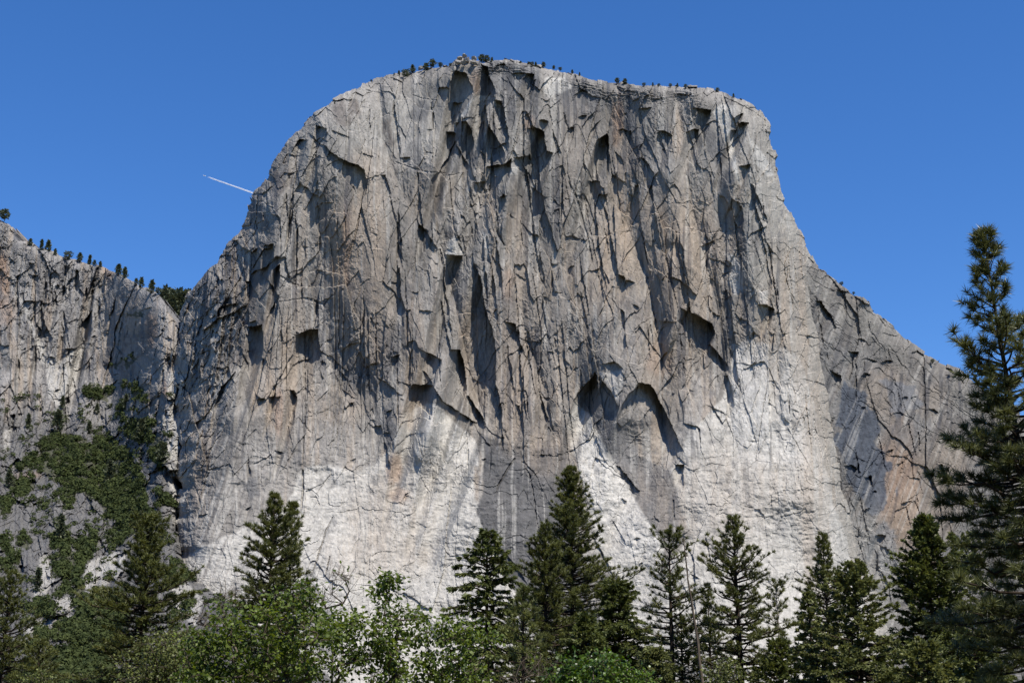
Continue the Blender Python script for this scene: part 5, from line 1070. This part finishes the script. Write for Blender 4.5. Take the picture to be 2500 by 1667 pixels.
# ------------------------------------------------------------------ boulders on the summit
def boulder(u, v, w, h, Y, seed, lab):
    rng = np.random.RandomState(seed)
    import bmesh
    bm = bmesh.new(); bmesh.ops.create_icosphere(bm, subdivisions=3, radius=1.0)
    mpp = Y / F
    planes = [unit(rng.normal(size=3)) for _ in range(12)]
    for q in bm.verts:
        c = np.array(q.co)
        for n_ in planes:
            dd = c @ n_
            if dd > .55: c = c - n_ * (dd - .55)
        c = c * (1 + .06 * rng.normal())
        q.co = Vector((c[0] * w * mpp * .62, c[1] * w * mpp * .55, c[2] * h * mpp * .66))
    me = bpy.data.meshes.new('boulder'); bm.to_mesh(me); bm.free()
    at = me.attributes.new('rock_colour', 'FLOAT_COLOR', 'POINT'); at.data.foreach_set('color', np.tile([.27, .25, .225, 1], len(me.vertices)).astype(np.float32))
    me.materials.append(M_ROCK)
    o = bpy.data.objects.new('boulder', me); COL.objects.link(o); o.location = pt(u, v, Y); o.rotation_euler = (0, 0, seed)
    tag(o, lab, 'boulder', 'boulder pile on the summit')
YB = main_Y(1130, 158) - 2
for k, (x, y, w, h, lab) in enumerate([(905, 160, 70, 40, 'flat boulder at the left shoulder of the summit pile'), (962, 130, 60, 44, 'topmost rounded boulder of the summit pile'), (985, 175, 90, 60, 'wide pale boulder in the middle of the summit pile'), (1066, 158, 70, 60, 'pointed boulder at the right end of the summit pile'), (890, 205, 70, 40, 'low boulder under the left shoulder of the summit pile'), (1070, 205, 90, 40, 'low slab under the pointed boulder'), (842, 225, 34, 44, 'small upright block left below the pile'), (845, 275, 44, 60, 'leaning pale block at the top of the dark corner'), (950, 205, 80, 36, 'dark low boulder under the middle of the pile'), (460, 268, 70, 36, 'lone pale boulder left of the double clump of trees')]):
    boulder(930 + x / 4.704, 110 + y / 4.704, w / 4.704 * 1.15, h / 4.704 * 1.2, YB - (6 if y > 190 else 0) if k < 9 else main_Y(1028, 178), 40 + k, lab)

# ------------------------------------------------------------------ airliner and its trail
def flat_mat(name, col, rough=.5):
    m, nt, p = new_mat(name)
    nz = nt.nodes.new('ShaderNodeTexNoise'); nz.inputs['Scale'].default_value = .05
    mx = nt.nodes.new('ShaderNodeMix'); mx.data_type = 'RGBA'; mx.inputs[6].default_value = (*[c * .92 for c in col], 1); mx.inputs[7].default_value = (*col, 1)
    nt.links.new(nz.outputs['Fac'], mx.inputs[0]); nt.links.new(mx.outputs[2], p.inputs['Base Color']); p.inputs['Roughness'].default_value = rough
    return m
M_PLANE = flat_mat('white_paint', (.8, .8, .8), .35)
M_TRAIL = flat_mat('ice_trail', (.9, .9, .92), 1.0)
ALT = 9800.0
def at_alt(u, v):
    a, e = ray(u, v); Y = (ALT - CAM_Z) / float(e); return np.array([float(a) * Y, Y, ALT])
nose = at_alt(495, 428); tail = at_alt(640, 479.5)
dirv = unit(nose - tail); sidev = unit(np.cross(dirv, [0, 0, 1.0])); upv = np.cross(sidev, dirv)
root = plant_root('airliner', 'tiny white airliner at the head of the vapour trail in the blue sky', 'airplane', nose)
root.rotation_euler = Matrix(np.array([dirv, -sidev, upv]).T.tolist()).to_euler()
mb = MB(); s_ = np.linspace(0, 1, 12); mb.tube(np.stack([-s_ * 64, s_ * 0, 2.0 * s_ ** 3], -1), 3.1 * np.array([.15, .6, .9, 1, 1, 1, 1, 1, .9, .7, .4, .1]), 10); mb.build('fuselage', M_PLANE, root, smooth=True)
for sg in (1, -1):
    for nm, x0, y1, x1, c0, c1, z1 in (('wing', -24, 30, -40, 11, 3, 3), ('tailplane', -55, 10, -61, 5, 2, 2.5)):
        mb = MB(); v8 = []
        for (x, y, z, c) in ((x0, 0, 0, c0), (x1, y1, z1, c1)):
            for zz in (-.5, .5): v8 += [[x, sg * y, z + zz], [x - c, sg * y, z + zz]]
        mb.add(np.array(v8), q=np.array([[0, 1, 5, 4], [2, 6, 7, 3], [0, 4, 6, 2], [1, 3, 7, 5], [4, 5, 7, 6], [0, 2, 3, 1]])); mb.build(nm, M_PLANE, root)
    mb = MB(); mb.tube(np.array([[-24, sg * 11, -2], [-28, sg * 11, -2], [-31, sg * 11, -2]]), [1.6, 1.7, 1.0], 8); mb.build('engine', M_PLANE, root)
mb = MB(); mb.add(np.array([[-54, .4, 2], [-63, .4, 2], [-61, .4, 12], [-65, .4, 12], [-54, -.4, 2], [-63, -.4, 2], [-61, -.4, 12], [-65, -.4, 12]], float), q=np.array([[0, 1, 3, 2], [4, 6, 7, 5], [0, 2, 6, 4], [1, 5, 7, 3], [2, 3, 7, 6]])); mb.build('tail_fin', M_PLANE, root)
mb = MB(); rng = np.random.RandomState(9)
L = np.linalg.norm(nose - tail)
for sg in (1, -1):
    n = 120; s_ = np.linspace(.075, 1.5, n)
    p = nose - dirv * (s_ * L)[:, None] + sidev * sg * (13 + 3 * s_)[:, None] + rng.normal(size=(n, 3)) * 1.2
    mb.tube(p, (3.2 + 2.4 * s_) * rng.uniform(.9, 1.08, n) * np.minimum(1, (s_ - .07) * 14), 7)
trail = mb.build('vapour_trail', M_TRAIL, smooth=True)
tag(trail, 'white double vapour trail slanting down to the edge of the great cliff', 'contrail', kind='stuff')
